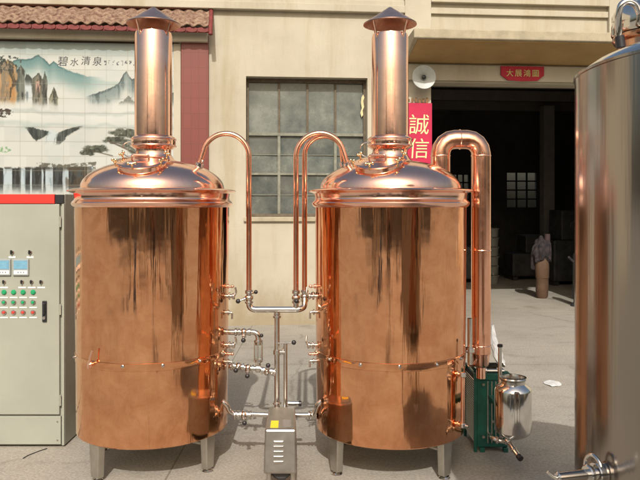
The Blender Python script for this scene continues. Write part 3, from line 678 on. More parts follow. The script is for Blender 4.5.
# ------------------------------------------------------------------ brew kettles
KY = 4.40; KR = .472; KX2 = at(390, 330, KY).x; KX1 = at(153.5, 330, KY).x
kz = lambda py, dy=0: zz(py, KY+dy)
ZB = zz(451, KY-KR); ZT = kz(206)
px2m = KY/F
def kettle(x, alpha, label, chim_top, side):
    k = thing('brew_kettle', label, 'brewing kettle', (x, KY, 0), alpha, 'copper brewing kettles')
    rf = lambda a, z: 1 - .022*max(0,(ZT-z)/(ZT-ZB)) + .0010*math.sin(9*a+3*z+x) + .0007*math.sin(17*a-2*z+2*x) + .0005*math.sin(31*a+x*5)
    bm = BM(); prof = [(0,ZB+.03),(KR-.03,ZB+.004),(KR-.006,ZB),(KR,ZB+.006)] + [(KR, ZB+.006+(ZT-ZB-.006)*i/24) for i in range(1,25)]
    lathe(bm, prof, 160, rfun=rf); obj('body', bm, M['copper_body'], k)
    # shell band with studs
    zb = zz(365.5, KY-KR)
    KB = KR*(1-.022*(ZT-zb)/(ZT-ZB))
    bm = BM(); lathe(bm, [(KB+.0005,zb-.038),(KB+.003,zb-.036),(KB+.003,zb),(KB+.0045,zb+.002),(KB+.0045,zb+.006),(KB+.0005,zb+.008)], 128); bd = obj('shell_band', bm, M['copper_body'], k)
    for j in range(13):
        a = R_(6.5+j*27.7) - PI/2; p = Vector((math.cos(a)*(KB+.004), math.sin(a)*(KB+.004), zb-.008)); d = Vector((math.cos(a), math.sin(a), 0))
        bm = BM(); prof_axis(bm, p, d, [(0,-.002),(.010,-.002),(.010,.002),(.0065,.0035),(.0075,.008),(.005,.0115),(0,.0125)], 16); obj('stud', bm, M['steel_polish'], bd)
    # side seam panels
    bm = BM()
    for a in (R_(-90+62), R_(-90-62)):
        c, s = math.cos(a), math.sin(a)
    bm.free()
    # rim : two rolled lips
    z1 = kz(191.5); 
    bm = BM(); lathe(bm, [(KR+.0005,ZT-.008),(KR+.010,ZT-.002),(KR+.017,ZT+.008),(KR+.020,ZT+.018),(KR+.014,ZT+.028),(KR+.004,ZT+.036),(KR+.000,ZT+.050),(KR+.004,z1-.014),(KR+.026,z1-.006),(KR+.040,z1-.002),(KR+.043,z1+.003),(KR+.038,z1+.007),(KR+.010,z1+.014),(KR-.02,z1+.017),(KR-.035,z1+.020)], 128); obj('rim', bm, M['copper'], k)
    # dome
    zd0 = z1+.019; zdt = kz(161); r0 = .440; r1 = .135; dp = [(r0+.012, zd0-.004)]
    for i in range(15):
        t = i/14; ang = t*PI/2; dp.append((r1+(r0-r1)*math.cos(ang)**.92 if i < 14 else r1, zd0+(zdt-zd0)*(.60*math.sin(ang)+.40*t)))
    bm = BM(); lathe(bm, dp, 96); obj('dome', bm, M['copper'], k)
    # chimney
    zc0, zc1 = kz(148), kz(137); zct = kz(chim_top); rc = .116
    bm = BM(); lathe(bm, [(rc,zc1-.01),(rc,zc1+.3),(rc-.0005,zc1+.4),(rc-.001,zct-.02),(rc-.006,zct),(rc-.012,zct-.01),(rc-.014,zc1)], 64); ch = obj('chimney', bm, M['copper'], k)
    bm = BM(); lathe(bm, [(r1+.035,zdt-.014),(r1+.014,zdt-.004),(r1-.008,zdt+.010),(.114,zdt+.03),(.108,zdt+.045),(.110,zc0-.012),(.122,zc0-.004),(.134,zc0+.006),(.138,(zc0+zc1)/2),(.134,zc1-.006),(.122,zc1+.002),(.117,zc1+.006)], 64); obj('collar', bm, M['copper'], ch)
    bm = BM()
    for zr_ in (zc0+.012, zc1-.016): torus(bm, (0,0,zr_), (0,0,1), .136, .006, 64, 8)
    objs('clamp_ring', bm, M['copper'], ch)
    zbr = kz(24.5); ztip = kz(7.5)
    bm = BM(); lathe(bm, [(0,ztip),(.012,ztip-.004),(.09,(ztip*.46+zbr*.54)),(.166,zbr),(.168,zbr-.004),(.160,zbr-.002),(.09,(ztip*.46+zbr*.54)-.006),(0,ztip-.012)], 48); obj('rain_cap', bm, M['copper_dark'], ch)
    bm = BM(); lathe(bm, [(0,ztip+.0035),(.012,ztip-.0005),(.09,(ztip*.46+zbr*.54)+.0035),(.1665,zbr+.0035),(.1665,zbr+.001)], 48); obj('cap_shell', bm, pmat('greyish_cap', (.60,.42,.35), .34, 1, .15, 14), ch)  # cap top in a greyer, duller copper than the chimney
    bm = BM()
    for j in range(4):
        a = R_(45+90*j); c, s = math.cos(a), math.sin(a); cyl(bm, (c*(rc-.004), s*(rc-.004), zct-.03), (c*.145, s*.145, zbr+.012), .006, seg=8)
    objs('cap_strut', bm, M['copper'], ch)
    # manway on the dome front, with wing clamps
    rm = .275; best = min(range(len(dp)-1), key=lambda i: abs(dp[i][0]-rm)); zsf = dp[best][1]; am = R_(-90-14*side)
    sl_ = Vector((dp[best+1][0]-dp[best-1][0], 0, dp[best+1][1]-dp[best-1][1])).normalized(); nr2 = Vector((sl_.z, 0, -sl_.x)); nr2 = nr2 if nr2.z > 0 else -nr2
    nrm = Vector((nr2.x*math.cos(am), nr2.x*math.sin(am), nr2.z)).normalized(); mo = Vector((dp[best][0]*math.cos(am), dp[best][0]*math.sin(am), zsf)) - nrm*.004
    mm = Matrix.Translation(mo) @ frame_to(nrm)
    bm = BM(); lathe(bm, [(.140,-.05),(.140,.004),(.150,.008),(.152,.014),(.146,.019),(.130,.020),(.10,.027),(.05,.033),(0,.035)], 56, mtx=mm); mw = obj('manway', bm, M['copper'], k)
    for a in (-150, -95, -30, 30, 150):
        e = mm @ Vector((math.cos(R_(a))*.150, math.sin(R_(a))*.158, .006)); e2 = mm @ Vector((math.cos(R_(a))*.158, math.sin(R_(a))*.158, .045))
        bm = BM(); cyl(bm, e, e2, .0055, seg=10); d = (e2-e).normalized(); q = d.cross(Vector((math.cos(R_(a)),math.sin(R_(a)),0))).normalized()
        sphere(bm, e2-d*.008, .010, 10); sphere(bm, e2+q*.020, .009, 10, (1,.6,1)); sphere(bm, e2-q*.020, .009, 10, (1,.6,1)); cyl(bm, e2-q*.02, e2+q*.02, .004, seg=8)
        obj('wing_nut', bm, pmat('brass', (.72,.50,.26), .25, 1, .08), mw)
    bm = BM(); hp = [mm @ Vector((-.05,-.02,.03)), mm @ Vector((-.05,-.02,.06)), mm @ Vector((.05,-.02,.06)), mm @ Vector((.05,-.02,.03))]; sweep(bm, fillet(hp,.02), .006, 10); obj('lid_handle', bm, M['copper'], mw)
    bm = BM(); torus(bm, (0,0,zd0+.045), (0,0,1), .418, .0035, 96, 6); obj('dome_seam', bm, M['copper'], k)
    # loop handle beside the collar
    bm = BM(); torus(bm, (-.145, -.04, kz(150)), (.25,1,.1), .045, .0045, 30, 8, R_(10), R_(350)); obj('loop_handle', bm, M['steel'], k)
    # legs
    for a in (-50, 50, 130, -130):
        aa = R_(a)-PI/2; c = Vector((math.cos(aa), math.sin(aa), 0))*(KR-.058); e = Vector((math.cos(aa), math.sin(aa), 0)); s = Vector((-e.y, e.x, 0))
        bm = BM()
        def P(u, v, z): return c + e*v + s*u + Vector((0,0,z))
        zt_ = ZB+.05; w0, w1, d0, d1 = .046, .034, .028, .022
        hexa(bm, [P(-w1,d1,.018),P(w1,d1,.018),P(w1,-d1,.018),P(-w1,-d1,.018),P(-w0,d0,zt_),P(w0,d0,zt_),P(w0,-d0,zt_),P(-w0,-d0,zt_)])
        lg = obj('leg', bm, M['steel_leg'], k, False, .006)
        bm = BM(); cyl(bm, P(0,0,.0), P(0,0,.010), .034, .028, 20, .003); cyl(bm, P(0,0,.012), P(0,0,.04), .014, seg=14); obj('foot', bm, M['steel'], lg)
    bm = BM()
    for a in (0, 90):
        d = Vector((math.cos(R_(a)), math.sin(R_(a)), 0)); q = d.orthogonal(); 
    cyl(bm, (-.29,-.24,ZB-.035), (.29,-.24+.48,ZB-.035), .012, seg=12); cyl(bm, (.29,-.24,ZB-.06), (-.29,-.24+.48,ZB-.06), .012, seg=12); objs('leg_brace', bm, M['steel_leg'], k)
    bm = BM(); lathe(bm, [(0,ZB-.02),(.05,ZB-.02),(.25,ZB+.0),(KR-.05,ZB+.012),(KR-.05,ZB+.02),(0,ZB+.02)], 48); obj('bottom_cone', bm, M['steel_leg'], k)
    return k
k1 = kettle(KX1, R_(13.3), 'left copper brewing kettle with tall chimney, between the control cabinet and the pump', 33, 1)
k2 = kettle(KX2, R_(-5.6), 'right copper brewing kettle with a fat copper bend pipe beside its dome', 35, 1)
# small clamp fitting low on kettle 1 left, sight tube on kettle 2 right
def surf(kx, px, py, off=0.0):
    """front surface point of a kettle shell seen at pixel"""
    d = ray(px, py); A = d.x**2+d.y**2; Bq = -2*(d.x*kx+d.y*KY); Cq = kx*kx+KY*KY-(KR+off)**2; D = max(Bq*Bq-4*A*Cq, 0)
    t = (-Bq-math.sqrt(D))/(2*A); return Vector((d.x*t, d.y*t, H+d.z*t))
def in_k(k, p): return k.matrix_basis.inverted() @ Vector(p)
for k in (k1, k2): bpy.context.view_layer.update()
def nout(kx, p): return Vector((p.x-kx, p.y-KY, 0)).normalized()
p = surf(KX1, 93, 364); n = nout(KX1, p); bm = BM()
cyl(bm, in_k(k1,p-n*.01), in_k(k1,p+n*.035), .011, seg=14); cyl(bm, in_k(k1,p+n*.02), in_k(k1,p+n*.03), .019, seg=18, bev=.003)
q = p+n*.032; sweep(bm, [in_k(k1,q+Vector((0,0,-.02))), in_k(k1,q), in_k(k1,q+Vector((.012,0,.05))), in_k(k1,q+Vector((.022,0,.085)))], .006, 8)
obj('sample_tap', bm, M['copper'], k1)
def shell_tube(k, kx, px, py0, py1, mat):
    a, b = surf(kx, px, py0), surf(kx, px, py1); n = nout(kx, a); b = Vector((a.x, a.y, b.z)); bm = BM()
    sweep(bm, fillet([in_k(k,a-n*.02), in_k(k,a+n*.035), in_k(k,b+n*.035), in_k(k,b-n*.02)], .02), .0125, 12)
    for e in (a, b): cyl(bm, in_k(k,e+n*.002), in_k(k,e+n*.012), .022, seg=18, bev=.002)
    obj('sight_tube', bm, mat, k)
    bm = BM(); cyl(bm, in_k(k,a+n*.035+Vector((0,0,-.012))), in_k(k,a+n*.035+Vector((0,0,.014))), .019, seg=16, bev=.003); cyl(bm, in_k(k,b+n*.035+Vector((0,0,-.014))), in_k(k,b+n*.035+Vector((0,0,.012))), .017, seg=16, bev=.003); cyl(bm, in_k(k,b+n*.035), in_k(k,b+n*.07), .007, seg=10)
    objs('tube_fitting', bm, M['steel_polish'], k)
shell_tube(k2, KX2, 457.5, 374, 424, M['copper_pipe'])
def side_taps(k, kx, px, py, v=0):   # nozzle with clamp, angled cock and thermowell on the shell side
    p = surf(kx, px, py); n = nout(kx, p); up = Vector((0,0,1)); t = n.cross(up)
    def K(q): return in_k(k, q)
    bm = BM(); cyl(bm, K(p-n*.01), K(p+n*.05), .012, seg=14); cyl(bm, K(p+n*.012), K(p+n*.022), .024, seg=20, bev=.003); cyl(bm, K(p+n*.034), K(p+n*.052), .020, seg=20, bev=.004)
    tp = obj('side_tap', bm, M['steel_polish'], k)
    bm = BM(); sweep(bm, fillet([K(p+n*.045), K(p+n*.06+up*.02), K(p+n*.055+up*.055+t*.01)], .012), .006, 10); obj('cock_lever', bm, M['steel'], tp)
    q = p+up*(-.055 if v else .06); bm = BM(); cyl(bm, K(q-n*.01), K(q+n*.03), .008, seg=12); cyl(bm, K(q+n*.004), K(q+n*.012), .015, seg=16, bev=.002); sphere(bm, K(q+n*.034), .011, 10)
    obj('thermowell', bm, M['copper'], k)
    q = p+up*(-.10)+t*.012; bm = BM(); cyl(bm, K(q-n*.01), K(q+n*.022), .010, seg=12); cyl(bm, K(q+n*.008), K(q+n*.016), .018, seg=16, bev=.002); sweep(bm, fillet([K(q+n*.018), K(q+n*.035), K(q+n*.035-up*.04)], .012), .006, 10)
    obj('sample_cock', bm, M['steel'], k)
side_taps(k1, KX1, 227, 296); side_taps(k2, KX2, 316, 296)
side_taps(k1, KX1, 227, 345, 1); side_taps(k2, KX2, 315.5, 345, 1)
# ------------------------------------------------------------------ thin hoop pipes
def hoop(name, label, foot, topx, topy, legx, legy, Y, r=.0165, par=None, Yf=None):
    t = thing(name, label, 'pipe', (0,0,0), 0, 'thin copper hoop pipes between the kettles')
    rad = abs(at(legx, topy, Y).x - at(topx, topy, Y).x); zc = zz(topy, Y)-rad; xc = at(topx, topy, Y).x
    sgn = 1 if legx > topx else -1
    fp = at(foot[0], foot[1], Y); xl = xc + sgn*rad
    pts = [Vector((xl, Y, zz(legy, Y)))]
    a_end = PI*.86
    for i in range(33):
        a = a_end*i/32; pts.append(Vector((xc + sgn*rad*math.cos(a), Y, zc + rad*math.sin(a))))
    last = pts[-1]; tan = (pts[-1]-pts[-2]).normalized(); pts.append(Vector((fp.x, Y-.0, fp.z))); pts.append(Vector((fp.x-sgn*.02, Y, fp.z-.09)))
    bm = BM(); sweep(bm, pts, r, 16); obj('bent_tube', bm, M['copper_pipe'], t)
    bm = BM(); d = (pts[-1]-pts[-2]).normalized(); cyl(bm, pts[-2]-d*.0, pts[-2]+d*.03, r*1.6, seg=20, bev=.004); sphere(bm, pts[-2]+Vector((.02,-.022,.01)), .009); obj('union_nut', bm, M['steel_polish'], t)
    return pts[0]
HY = 4.38
hp1 = hoop('hoop_pipe', 'thin copper hoop from the left kettle dome down to the steel manifold', (200,163), 226, 133.5, 249, 292, HY)
hp2 = hoop('hoop_pipe', 'outer thin copper hoop from the right kettle dome, leftmost of the pair', (347,163), 320, 133, 296, 292, HY)
hp3 = hoop('hoop_pipe', 'inner thin copper hoop from the right kettle dome, nearest that kettle', (343,162), 324, 136, 304.5, 292, HY+.05)
# ------------------------------------------------------------------ steel manifold with valves
def flange(bm, p, d, r=.028, th=.012):
    p = Vector(p); d = Vector(d).normalized(); cyl(bm, p-d*th/2, p+d*th/2, r, seg=24, bev=.003)
def valve(parent, p, d, hd, r=.024):
    """ball/butterfly valve body at p along d with black-knob handle going hd"""
    p = Vector(p); d = Vector(d).normalized(); hd = Vector(hd); bm = BM()
    prof_axis(bm, p-d*.035, d, [(0,0),(r*1.15,0),(r*1.2,.004),(r*1.15,.010),(r*.8,.012),(r*.8,.018),(r*1.25,.026),(r*1.35,.035),(r*1.25,.044),(r*.8,.052),(r*.8,.058),(r*1.15,.060),(r*1.2,.066),(r*1.15,.070),(0,.070)], 24)
    v = obj('valve', bm, M['steel_polish'], parent)
    bm = BM(); h = hd.normalized(); cyl(bm, p, p+h*(hd.length-.012), .0055, seg=10); cyl(bm, p+h*r*.9, p+h*(r*.9+.018), .012, seg=14, bev=.002)
    obj('handle_stem', bm, M['steel'], v)
    bm = BM(); sphere(bm, p+hd, .015, 14); obj('handle_knob', bm, M['black'], v)
    return v
mf = thing('pipe_manifold', 'polished steel pipe manifold on a post joining the three thin copper hoops', 'pipework')
MY = HY
L1, L2, L3 = hp1, hp2, hp3
zm = zz(309.5, MY); 
bm = BM(); sweep(bm, fillet([(L1.x,MY,L1.z-.02),(L1.x,MY,zm),(L2.x+.02,MY,zm),(L3.x,MY+.02,zm+.012),(L3.x,MY+.05,L3.z-.02)], .045, 10), .019, 20)
obj('cross_pipe', bm, M['steel_polish'], mf)
bm = BM(); sweep(bm, fillet([(L2.x,MY,L2.z-.02),(L2.x,MY,zm+.01)], .02), .017, 18); flange(bm, (L1.x,MY,zm+.045), (0,0,1), .026); flange(bm, (L2.x,MY,zm+.05),(0,0,1),.026); flange(bm, (L3.x,MY+.05,zm+.055),(0,0,1),.026)
for q in (L1, L2, L3): flange(bm, (q.x, q.y, q.z+.005), (0,0,1), .025, .014)
objs('pipe_union', bm, M['steel'], mf)
valve(mf, (L1.x,MY,(L1.z+zm)/2+.02), (0,0,1), (-.066,-.02,-.02), .021); 
valve(mf, (L2.x,MY,(L2.z+zm)/2+.02), (0,0,1), (.005,-.07,-.012), .021)
valve(mf, (L3.x,MY+.05,(L3.z+zm)/2+.025), (0,0,1), (.055,-.05,.02), .021)
bm = BM(); cyl(bm, (L1.x,MY,L1.z-.015), (L1.x+.035,MY-.02,L1.z+.0), .006); obj('bleed_stem', bm, M['steel'], mf)
bm = BM(); sphere(bm, (L1.x+.045,MY-.025,L1.z+.003), .013); obj('bleed_knob', bm, M['black'], mf)
pxp = at(277, 350, MY).x
bm = BM(); cyl(bm, (pxp,MY,zm-.01), (pxp,MY,.30), .0165, seg=20); flange(bm, (pxp,MY,zm-.045),(0,0,1),.026,.014); flange(bm,(pxp,MY,zm-.028),(0,0,1),.022,.008); flange(bm,(pxp,MY,.36),(0,0,1),.026,.014)
obj('centre_post', bm, M['steel'], mf)
p2x = at(285.5, 370, MY).x
bm = BM(); cyl(bm, (p2x,MY-.01,zz(342,MY)), (p2x,MY-.01,.30), .012, seg=16, bev=.003); cyl(bm, (pxp,MY,zz(352,MY)), (p2x,MY-.01,zz(352,MY)), .014, seg=14); cyl(bm, (pxp,MY-.0,zz(357,MY)), (p2x+.005,MY-.01,zz(345,MY)), .008, seg=12)
flange(bm, (pxp,MY,zz(352,MY)), (0,0,1), .024, .03); obj('side_post', bm, M['steel'], mf)
bm = BM(); cyl(bm, (pxp,MY-.01,zz(343,MY)), (at(292,342,MY).x,MY-.03,zz(342,MY)), .005, seg=10); obj('level_stem', bm, M['steel'], mf)
bm = BM(); sphere(bm, (at(294,341.5,MY).x,MY-.03,zz(341.5,MY)), .015); obj('level_knob', bm, M['black'], mf)
# ------------------------------------------------------------------ sight-glass line on the left
sl = thing('sight_glass_line', 'steel branch pipe with glass sight tube and valves on the left kettle side', 'pipework')
SY = 4.38
def S(px, py, dy=0): return at(px, py, SY+dy)
e1 = surf(KX1, 229.5, 332)
bm = BM(); sweep(bm, fillet([S(228,332,.02), S(258.3,332), S(258.3,345)], .055, 10), .017, 18); obj('upper_elbow', bm, M['steel_polish'], sl)
bm = BM(); flange(bm, S(236,332), (1,0,0), .026, .014); flange(bm, S(239,332), (1,0,0), .024, .008); flange(bm, S(250,332),(1,0,0),.024,.012); flange(bm, S(258.3,341),(0,0,1),.027,.014); flange(bm, S(258.3,361),(0,0,1),.028,.014)
objs('clamp_ring', bm, M['steel'], sl)
valve(sl, S(244,332), (1,0,0), (.0,-.035,-.045), .019)
bm = BM(); sphere(bm, S(261.5,335.5,-.04), .012); obj('vent_knob', bm, M['black'], sl)
bm = BM(); cyl(bm, S(258.3,343), S(258.3,359), .020, seg=20)
m, N, L, B = new_mat('sight_glass'); B.inputs['Base Color'].default_value=(.9,.95,.92,1); B.inputs['Transmission Weight'].default_value=1; B.inputs['Roughness'].default_value=.02; B.inputs['IOR'].default_value=1.3
obj('glass_tube', bm, m, sl)
bm = BM()
for a in (0, 120, 240):
    q = Vector((math.cos(R_(a+30))*.028, math.sin(R_(a+30))*.028, 0)); cyl(bm, S(258.3,341)+q, S(258.3,361)+q, .004, seg=8)
objs('guard_rod', bm, M['steel_polish'], sl)
bm = BM(); sweep(bm, [S(229,366,.02), S(240,367.5), S(258.3,368.5), S(277,372)], .015, 16); cyl(bm, S(258.3,360), S(258.3,369), .016); obj('lower_pipe', bm, M['steel'], sl)
for px, py, hd in ((238.5,366.5,(-.01,-.06,-.01)), (248,368,(.0,-.04,-.04)), (267,371,(.01,-.045,.045))): valve(sl, S(px,py), (1,0,-.1), hd, .021)
bm = BM(); flange(bm, S(258.3,368.5), (1,0,-.1), .026, .03); flange(bm, S(274,372),(1,0,-.1),.026,.014); flange(bm, S(231.5,366.5),(1,0,0),.024,.012); objs('pipe_clamp', bm, M['steel_polish'], sl)
# ------------------------------------------------------------------ pump with cover and suction line
PYf = 3.85
pu = thing('transfer_pump', 'boxy grey steel covered pump with yellow sticker standing between the kettles', 'pump')
PYb = PYf+.42
zt_f = zz(429.5, PYf); xA, xB = at(265,430,PYf).x, at(296,430,PYf).x; zb_f = zz(473.5, PYf)
ztb = zt_f+.004; xa, xb = at(269,408,PYb).x, at(295,408,PYb).x
bm = BM(); hexa(bm, [(xA-.008,PYf-.012,zb_f),(xB+.002,PYf-.012,zb_f),(xb+.012,PYb,zb_f),(xa-.005,PYb,zb_f),(xA,PYf,zt_f),(xB,PYf,zt_f),(xb,PYb,ztb),(xa,PYb,ztb)])
cv = obj('cover', bm, M['cover_steel'], pu, False, .010)
for k, py in enumerate((441.5,446.5,451.5,456.5,461.5)):
    p = at(278.5, py, PYf-.008); bm = BM(); w = .027
    prof_ = [(-w,0),(-w*.8,.004),(w*.8,.004),(w,0)]
    a = [bm.verts.new((p.x+u, PYf-.0035-(zt_f-p.z)*.04, p.z-v)) for u, v in ((-w,-.004),(w,-.004),(w,.003),(-w,.003))]
    b = [bm.verts.new((p.x+u, PYf-.015-(zt_f-p.z)*.04, p.z-v)) for u, v in ((-w*.85,-.001),(w*.85,-.001),(w*.85,.003),(-w*.85,.003))]
    bm.faces.new(b)
    for i in range(4): bm.faces.new((a[i], a[(i+1)%4], b[(i+1)%4], b[i]))
    obj('louvre', bm, M['steel_polish'], cv, False)
def topq(name, u0, u1, v0, v1, mat):
    def Q(u, v): return Vector((xA+(xB-xA)*u + ((xa-xA)*(1-u)+(xb-xB)*u)*v, PYf+(PYb-PYf)*v, zt_f+(ztb-zt_f)*v))
    bm = BM(); dz = Vector((0,0,.0012)); pts = [Q(u0,v0),Q(u1,v0),Q(u1,v1),Q(u0,v1)]
    hexa(bm, [p+Vector((0,0,.0003)) for p in pts]+[p+dz for p in pts]); obj(name, bm, mat, cv, False)
topq('yellow_sticker', .16, .42, .07, .36, M['yellow']); topq('name_plate', .56, .84, .10, .40, M['grey_sticker'])
pm = (xA+xB)/2
bm = BM(); cyl(bm, (pm,PYf+.03,.135), (pm,PYb-.06,.135), .062, seg=28, bev=.01); 
for i in range(10):
    a = 2*PI*i/10; c, s = math.cos(a), math.sin(a); hexa(bm, [(pm+c*.06-s*.002,PYf+.05,.135+s*.06+c*.002),(pm+c*.06+s*.002,PYf+.05,.135+s*.06-c*.002),(pm+c*.06+s*.002,PYb-.1,.135+s*.06-c*.002),(pm+c*.06-s*.002,PYb-.1,.135+s*.06+c*.002),(pm+c*.072-s*.002,PYf+.05,.135+s*.072+c*.002),(pm+c*.072+s*.002,PYf+.05,.135+s*.072-c*.002),(pm+c*.072+s*.002,PYb-.1,.135+s*.072-c*.002),(pm+c*.072-s*.002,PYb-.1,.135+s*.072+c*.002)])
obj('motor', bm, M['machine'], pu)
for (fx, fy) in ((xA+.02,PYf+.03),(xB-.02,PYf+.03),(xa+.02,PYb-.05),(xb-.02,PYb-.05)):
    bm = BM(); cyl(bm, (fx,fy,0), (fx,fy,zb_f+.01), .014, .014, 16); cyl(bm, (fx,fy,0), (fx,fy,.010), .026, .02, 16); obj('foot', bm, M['steel_leg'], pu)
PYm = 4.33
bm = BM(); cyl(bm, (pxp-.0,PYb-.02,zz(416,PYm)), (pxp,PYb+.10,zz(416,PYm)), .055, seg=28, bev=.008); obj('pump_head', bm, M['steel_polish'], pu)
zl = zz(415, PYm)
eL = surf(KX1, 225, 400); 
bm = BM(); a = Vector((at(232,415,PYm).x, PYm, zl)); sweep(bm, fillet([eL-Vector((.03,0,0)), Vector((eL.x+.012,eL.y,eL.z-.03)), Vector((eL.x+.03,PYm,zl+.01)), Vector((pxp-.02,PYm,zl))], .05, 8), .0155, 18)
obj('left_suction_pipe', bm, M['steel_polish'], pu)
eR = surf(KX2, 318.5, 400); 
bm = BM(); sweep(bm, fillet([eR+Vector((.03,0,0)), Vector((eR.x-.006,eR.y,eR.z-.03)), Vector((eR.x-.022,PYm,zl)), Vector((pxp,PYm,zl))], .05, 8), .0165, 18)
obj('right_delivery_pipe', bm, M['steel_polish'], pu)
bm = BM()
for px in (235,238,250.5): flange(bm, (at(px,415,PYm).x,PYm,zl), (1,0,0), .028, .012)
for px in (309,312.5,316): flange(bm, (at(px,415,PYm).x,PYm,zl), (1,0,0), .027, .012)
objs('pipe_clamp', bm, M['steel'], pu)
valve(pu, (at(244,415,PYm).x,PYm,zl), (1,0,0), (.008,-.045,-.035), .022)
bm = BM(); a = at(287.5,403,PYm); b = at(299,403.5,PYm); cyl(bm, a, b, .016, seg=18, bev=.003); obj('drain_stub', bm, M['steel_polish'], pu)
bm = BM(); cyl(bm, at(298.5,403.5,PYm), at(301.5,403.5,PYm), .0175, seg=18, bev=.003); obj('drain_cap', bm, M['black'], pu)
# ------------------------------------------------------------------ big vapour pipe
vp = thing('vapour_pipe', 'fat copper pipe bending from the right kettle dome down to the green condenser', 'pipe')
VY = 4.46; vr = .061
xl_ = at(440.5,160,VY).x; xr_ = at(481,260,VY).x; zt_ = zz(139.5, VY)
bm = BM()
arc = []
c1 = .092
def arc_pts(cx, cz, r, a0, a1, n): return [Vector((cx+r*math.cos(a0+(a1-a0)*i/n), VY, cz+r*math.sin(a0+(a1-a0)*i/n))) for i in range(n+1)]
pts = [Vector((xl_,VY,zz(190,VY)-.03)), Vector((xl_,VY,zt_-c1-.02))] + arc_pts(xl_+c1, zt_-c1, c1, PI, PI/2, 4) + arc_pts(xr_-c1, zt_-c1, c1, PI/2, 0, 4) + [Vector((xr_,VY,zt_-c1-.02)), Vector((xr_,VY,zz(353,VY)))]
sweep(bm, pts, vr, 40); obj('bend_tube', bm, M['copper_pipe'], vp)
bm = BM()
for q, d in ((Vector((xl_,VY,zt_-c1-.012)),(0,0,1)), (Vector(((xl_+xr_)/2-.006,VY,zt_)),(1,0,0)), (Vector((xr_,VY,zt_-c1-.012)),(0,0,1)), (Vector((xr_,VY,zz(250,VY))),(0,0,1)), (Vector((xr_,VY,zz(345,VY))),(0,0,1))):
    torus(bm, q, d, vr+.0005, .0035, 48, 8)
objs('weld_bead', bm, M['copper'], vp)
bm = BM(); zc = zz(353,VY); lathe(bm, [(vr,0.0),(vr-.004,-.01),(.05,-.07),(.04,-.085),(.03,-.09),(.03,-.16)], 32, c=(xr_,VY,zc)); obj('reducer_cone', bm, M['copper'], vp)
# ------------------------------------------------------------------ green condenser
_g = ray(478,452); GY = _g.y*(-H/_g.z)
gx0 = at(477,452,GY).x; gx1 = gx0+.20; gz = zz(375, GY)
gc = thing('condenser_unit', 'dark green enamelled plate condenser with slatted side behind the small steel pot', 'condenser')
bm = BM(); hexa(bm, [(gx0,GY,.03),(gx1,GY,.03),(gx1,GY+.32,.03),(gx0,GY+.32,.03),(gx0,GY,gz),(gx1,GY,gz),(gx1,GY+.32,gz),(gx0,GY+.32,gz)]); hs = obj('housing', bm, M['green'], gc, False, .006)
bm = BM(); box(bm, gx0-.006, gx0-.0005, GY+.015, GY+.305, .05, gz-.02); sc = obj('slat_backing', bm, M['dark'], gc, False)
bm = BM()
nS = 26
for i in range(nS):
    z = .06+(gz-.09)*i/nS; hexa(bm, [(gx0-.010,GY+.02,z),(gx0-.004,GY+.02,z),(gx0-.004,GY+.30,z),(gx0-.010,GY+.30,z),(gx0-.018,GY+.02,z+.006),(gx0-.012,GY+.02,z+.008),(gx0-.012,GY+.30,z+.008),(gx0-.018,GY+.30,z+.006)])
obj('slat_panel', bm, M['steel_leg'], sc, False)
bm = BM(); box(bm, gx0-.02, gx0-.0005, GY-.008, GY+.012, .0, gz+.01); box(bm, gx0-.02, gx0-.0005, GY+.308, GY+.328, .0, gz+.01); box(bm, gx0+.02, gx1+.02, GY-.012, GY-.001, gz-.03, gz+.012)
box(bm, gx0+.02, gx0+.05, GY-.01, GY+.03, .0, .029); box(bm, gx1-.03, gx1, GY-.01, GY+.03, .0, .029); box(bm, gx1+.001, gx1+.05, GY+.05, GY+.2, gz-.06, gz-.02)
objs('frame_rail', bm, M['green'], gc, False, .003)
bm = BM(); box(bm, gx0+.01, gx1-.01, GY+.05, GY+.26, gz+.001, gz+.022); cyl(bm, (gx0+.03,GY+.02,gz+.02),(gx1-.02,GY+.02,gz+.02),.014); flange(bm,(gx0+.06,GY+.02,gz+.02),(1,0,0),.024); flange(bm,(gx1-.06,GY+.02,gz+.02),(1,0,0),.024)
objs('top_pipe', bm, M['steel'], gc, True)
bm = BM()
for (dx, z) in ((.04,.10),(.16,.10),(.04,gz-.06),(.16,gz-.06),(.10,.2),(.10,.35)): cyl(bm, (gx0+dx,GY-.001,z),(gx0+dx,GY-.012,z),.010,seg=6)
objs('bolt_head', bm, M['steel_leg'], gc, False)
for i in range(7):
    bm = BM(); xx_ = gx0+.065+i*.013; box(bm, xx_, xx_+.007, GY-.009, GY-.001, .06, gz-.04); obj('plate_edge', bm, M['green'] if i%2 else M['steel_leg'], gc, False, .001)
# white clamp joint + inclined steel piece between kettle and pipe
bm = BM(); p = at(470,350,VY-.05); flange(bm, p, (0,0,1), .032, .03); cyl(bm, p+Vector((0,0,.2)), p-Vector((0,0,.09)), .017); q = p-Vector((0,0,.09)); cyl(bm, q, (gx0+.03,GY+.1,gz-.01), .017); obj('steam_riser', bm, M['steel_polish'], gc)
